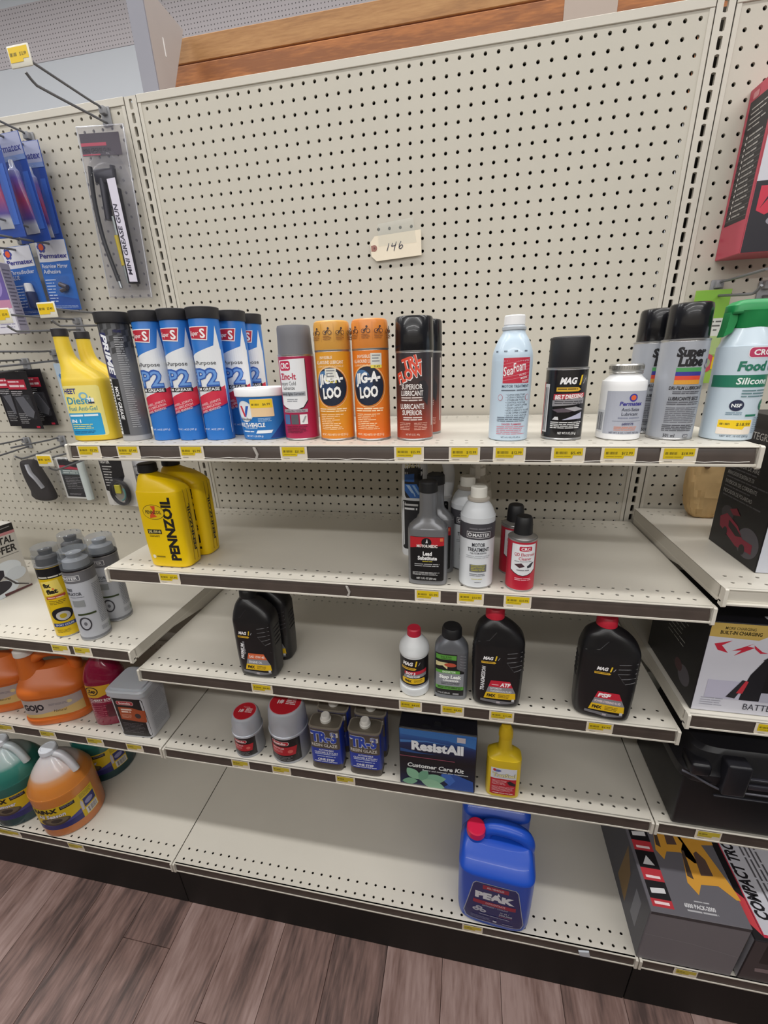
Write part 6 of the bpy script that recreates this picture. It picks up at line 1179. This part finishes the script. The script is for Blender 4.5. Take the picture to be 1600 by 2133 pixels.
mk('hang_tab', bbox(-1.2, 1.2, -.05, .05, -.05, 1.1, .03, 1), M('2a282c', .4), t, ang=30)
lc = onY(1490, 603, -.9)
t = hang('air_freshener_card', 'lime green and white card behind the black capped cans', 'card', lc.x, -.75, lc.z)
mk('card', bbox(-1.35, 1.35, -.03, .03, -7.5, 0, .02, 1), M('8fb04a', .4), t, ang=30); l = card_label(1.35, 7.5); l.rect(-1.3, 5.2, 1.3, 7.45, M('7fb23e', .4)); l.rect(-1.3, 3.9, 1.3, 5.3, 'd2d4ce'); l.lines(-1.0, 4.1, 1.1, 5.1, 3, '5a5c58', .35, .2); l.rect(-1.3, 2.4, 1.3, 3.9, 'a9bf7e'); l.ell(.45, 1.7, .8, .8, 'b84a56', 24); l.ell(.45, 1.7, .45, .45, '8f9a7a', 20); l.rect(1.0, 1.2, 1.3, 2.2, 'd8b81e'); l.make(t, 'print')

# the paper number tag taped to the pegboard
t = hang('number_tag', 'manila paper tag reading 146 taped to the pegboard', 'paper tag', 24.1, -.28, -12.95, rot=-3.0)
mk('tag_paper', prism([(-2.35, -.55), (-1.9, -1.0), (2.3, -1.0), (2.35, 1.0), (-1.9, 1.0), (-2.35, .55)], -.012, .012, 'y'), noisy('manila_paper', 'eadfca', .03, 20, .6), t, ang=None)
l = Label(Surf(None, 'plane', O=(0, -.014, 0), U=(1, 0, 0), V=(0, 0, 1)), .5); l.ell(-2.02, .05, .27, .27, '9a6a60', 16); l.rect(-2.3, -.18, -2.02, .28, '9a6a60'); l.ell(-2.0, .05, .09, .09, '6a4038', 10); l.make(t, 'eyelet'); l = Label(Surf(None, 'plane', O=(0, -.014, 0), U=(1, 0, 0), V=(0, 0, 1)), .5)
def stroke(pts, w=.035):
    q = [Vector((x, z)) for x, z in pts]
    for a_, b_ in zip(q[:-1], q[1:]):
        n_ = (b_ - a_).normalized(); n_ = Vector((-n_.y, n_.x)) * w; l.k = 3; l.poly([tuple(a_ - n_), tuple(b_ - n_), tuple(b_ + n_), tuple(a_ + n_)], '2a2a44')
stroke([(-.62, .3), (-.72, 0), (-.85, -.3)]); stroke([(-.28, .28), (-.4, .02), (-.12, .04), (.02, .1)]); stroke([(.08, .34), (-.08, -.02), (-.2, -.36)]); stroke([(.5, .32), (.32, .05), (.28, -.2), (.42, -.28), (.62, -.14), (.62, .0), (.46, .02), (.3, -.14)])
l.make(t, 'handwriting')
mk('clear_tape', prism([(-1.6, .15), (1.9, .05), (1.7, 2.0), (-1.5, 1.9)], -.035, -.025, 'y'), M('d8dcd6', .25, alpha=.13), t, ang=None)

# ================================================================== shelf edge price tags
def price(s, u0, u1, v, txt, label, fade=False):
    zf, k = SHELF[s]; yf = -20.15 if s == 'DK' else YF
    a_, b_ = onY(u0, v, yf - .14).x, onY(u1, v, yf - .14).x; hw = (b_ - a_) / 2
    m = Matrix.Translation(P((a_ + b_) / 2, yf, zf)) @ Matrix.Rotation(-math.atan(k), 4, 'X')
    t = thing('price_tag', label, 'price tag', m, 'yellow shelf price tags')
    pts = [(-hw, -.10), (-hw * .8, -.14), (hw * .8, -.14), (hw, -.10), (hw, -.09), (hw * .8, -.125), (-hw * .8, -.125), (-hw, -.09)]
    mk('card', prism(pts, -1.1, -.11, 'z'), M('e6dccb', .4), t, ang=60)
    l = Label(Surf(None, 'plane', O=(0, -.143, -1.1), U=(1, 0, 0), V=(0, 0, 1)), .6); e = hw * .84; Y2 = 'dcc01c' if not fade else 'cdb93a'
    l.poly([(-e, .32), (e * .3, .32), (e * .36, .5), (e, .5), (e, .96), (-e, .96)], Y2); l.bars(-e * .88, .58, -e * .1, .74, 11, '6b5f1e'); l.lines(-e * .85, .36, e * .2, .46, 1, '9a8518', .4, .1)
    if txt: l.text(txt, e * .52, .58, .16, '4f481e', min(.62, e * .8))
    l.lines(-e * .9, .1, -e * .3, .2, 1, 'a8a094', .5, .1); l.make(t, 'print')
T1 = 'yellow price tag on the top shelf below the '
price('S1', 163, 211, 945, '$2.29', T1 + 'yellow fuel bottle'); price('S1', 245, 292, 945, '$7.49', T1 + 'dark grey grease tube'); price('S1', 375, 425, 945, '$5.99', T1 + 'blue grease tubes'); price('S1', 584, 640, 945, '$21.99', T1 + 'crimson spray can'); price('S1', 821, 883, 945, '$25.99', T1 + 'glossy black capped can'); price('S1', 935, 1000, 947, '$10.99', T1 + 'gap, reading $10.99'); price('S1', 1027, 1095, 947, '$12.99', T1 + 'red script can'); price('S1', 1148, 1219, 948, '$5.49', T1 + 'short black can'); price('S1', 1252, 1327, 948, '$12.99', T1 + 'white jar'); price('S1', 1375, 1452, 950, '$18.99', T1 + 'grey rainbow striped can')
T1 = 'yellow price tag on the shelf edge below the '
price('S2', 331, 374, 1203, '$7.99', T1 + 'yellow motor oil'); price('S2', 864, 918, 1240, '$5.99', T1 + 'grey long necked bottle'); price('S2', 952, 1008, 1248, '$10.99', T1 + 'white motor treatment can'); price('S2', 1049, 1107, 1255, '$10.99', T1 + 'small crimson can')
price('S3', 524, 567, 1432, '$6.49', T1 + 'black engine oil'); price('S3', 831, 879, 1467, '$4.29', T1 + 'red capped white bottle'); price('S3', 918, 967, 1478, '$8.49', T1 + 'green labelled bottle'); price('S3', 1019, 1071, 1492, '$11.49', T1 + 'transmission fluid'); price('S3', 1221, 1278, 1515, '$6.99', T1 + 'power steering fluid')
price('S4', 484, 520, 1596, '', T1 + 'smaller filler can', True); price('S4', 568, 606, 1609, '', T1 + 'larger filler can', True); price('S4', 700, 740, 1631, '', T1 + 'resin glaze cans', True)
price('DK', 962, 1005, 1948, '', 'faded price tag on the deck edge below the blue coolant', True); price('DK', 145, 175, 1768, '', 'blank pale tag on the deck edge by the orange washer jug', True); price('DK', 0, 42, 1738, '', 'blank pale tag on the deck edge by the green washer jug', True); price('DK', 1397, 1450, 2040, '', 'faded price tag on the deck edge below the jack stand box', True)
price('LA', 107, 143, 1349, '', T1 + 'yellow tire can', True); price('LA', 154, 190, 1356, '', T1 + 'silver wheel cans', True)
price('LB', -8, 28, 1518, '', T1 + 'farther orange jug', True); price('LB', 86, 117, 1535, '', T1 + 'nearer orange jug', True); price('LB', 183, 216, 1549, '', T1 + 'cherry red bottle', True); price('LB', 266, 299, 1563, '', T1 + 'white repair tub', True)
price('RB', 1575, 1640, 1510, '', T1 + 'battery charger box'); price('RC', 1443, 1500, 1752, '', T1 + 'black battery box', True)
# clear clips left in the price channels
for s, u, v, lb in (('S1', 533, 945, 'bent clear plastic clip in the top shelf channel'), ('S2', 725, 1236, 'small clear clip in the second shelf channel'), ('DK', 1212, 2000, 'crumpled white tag scrap in the base deck channel')):
    zf, k = SHELF[s]; yf = -20.15 if s == 'DK' else YF; x = onY(u, v, yf - .1).x
    o = mk('channel_clip', prism([(-.12, -.15), (.05, -.2), (.22, -.7), (.12, -1.05), (-.1, -1.05), (.08, -.7)] if s != 'DK' else [(-.5, -.5), (.4, -.25), (.6, -1.05), (-.3, -1.1)], -.24, -.1, 'y'), M('cfcac4', .15, alpha=.75) if s != 'DK' else M('c9cfd8', .4), ang=None)
    o.location = P(x, yf, zf); tag(o, lb, 'clip')
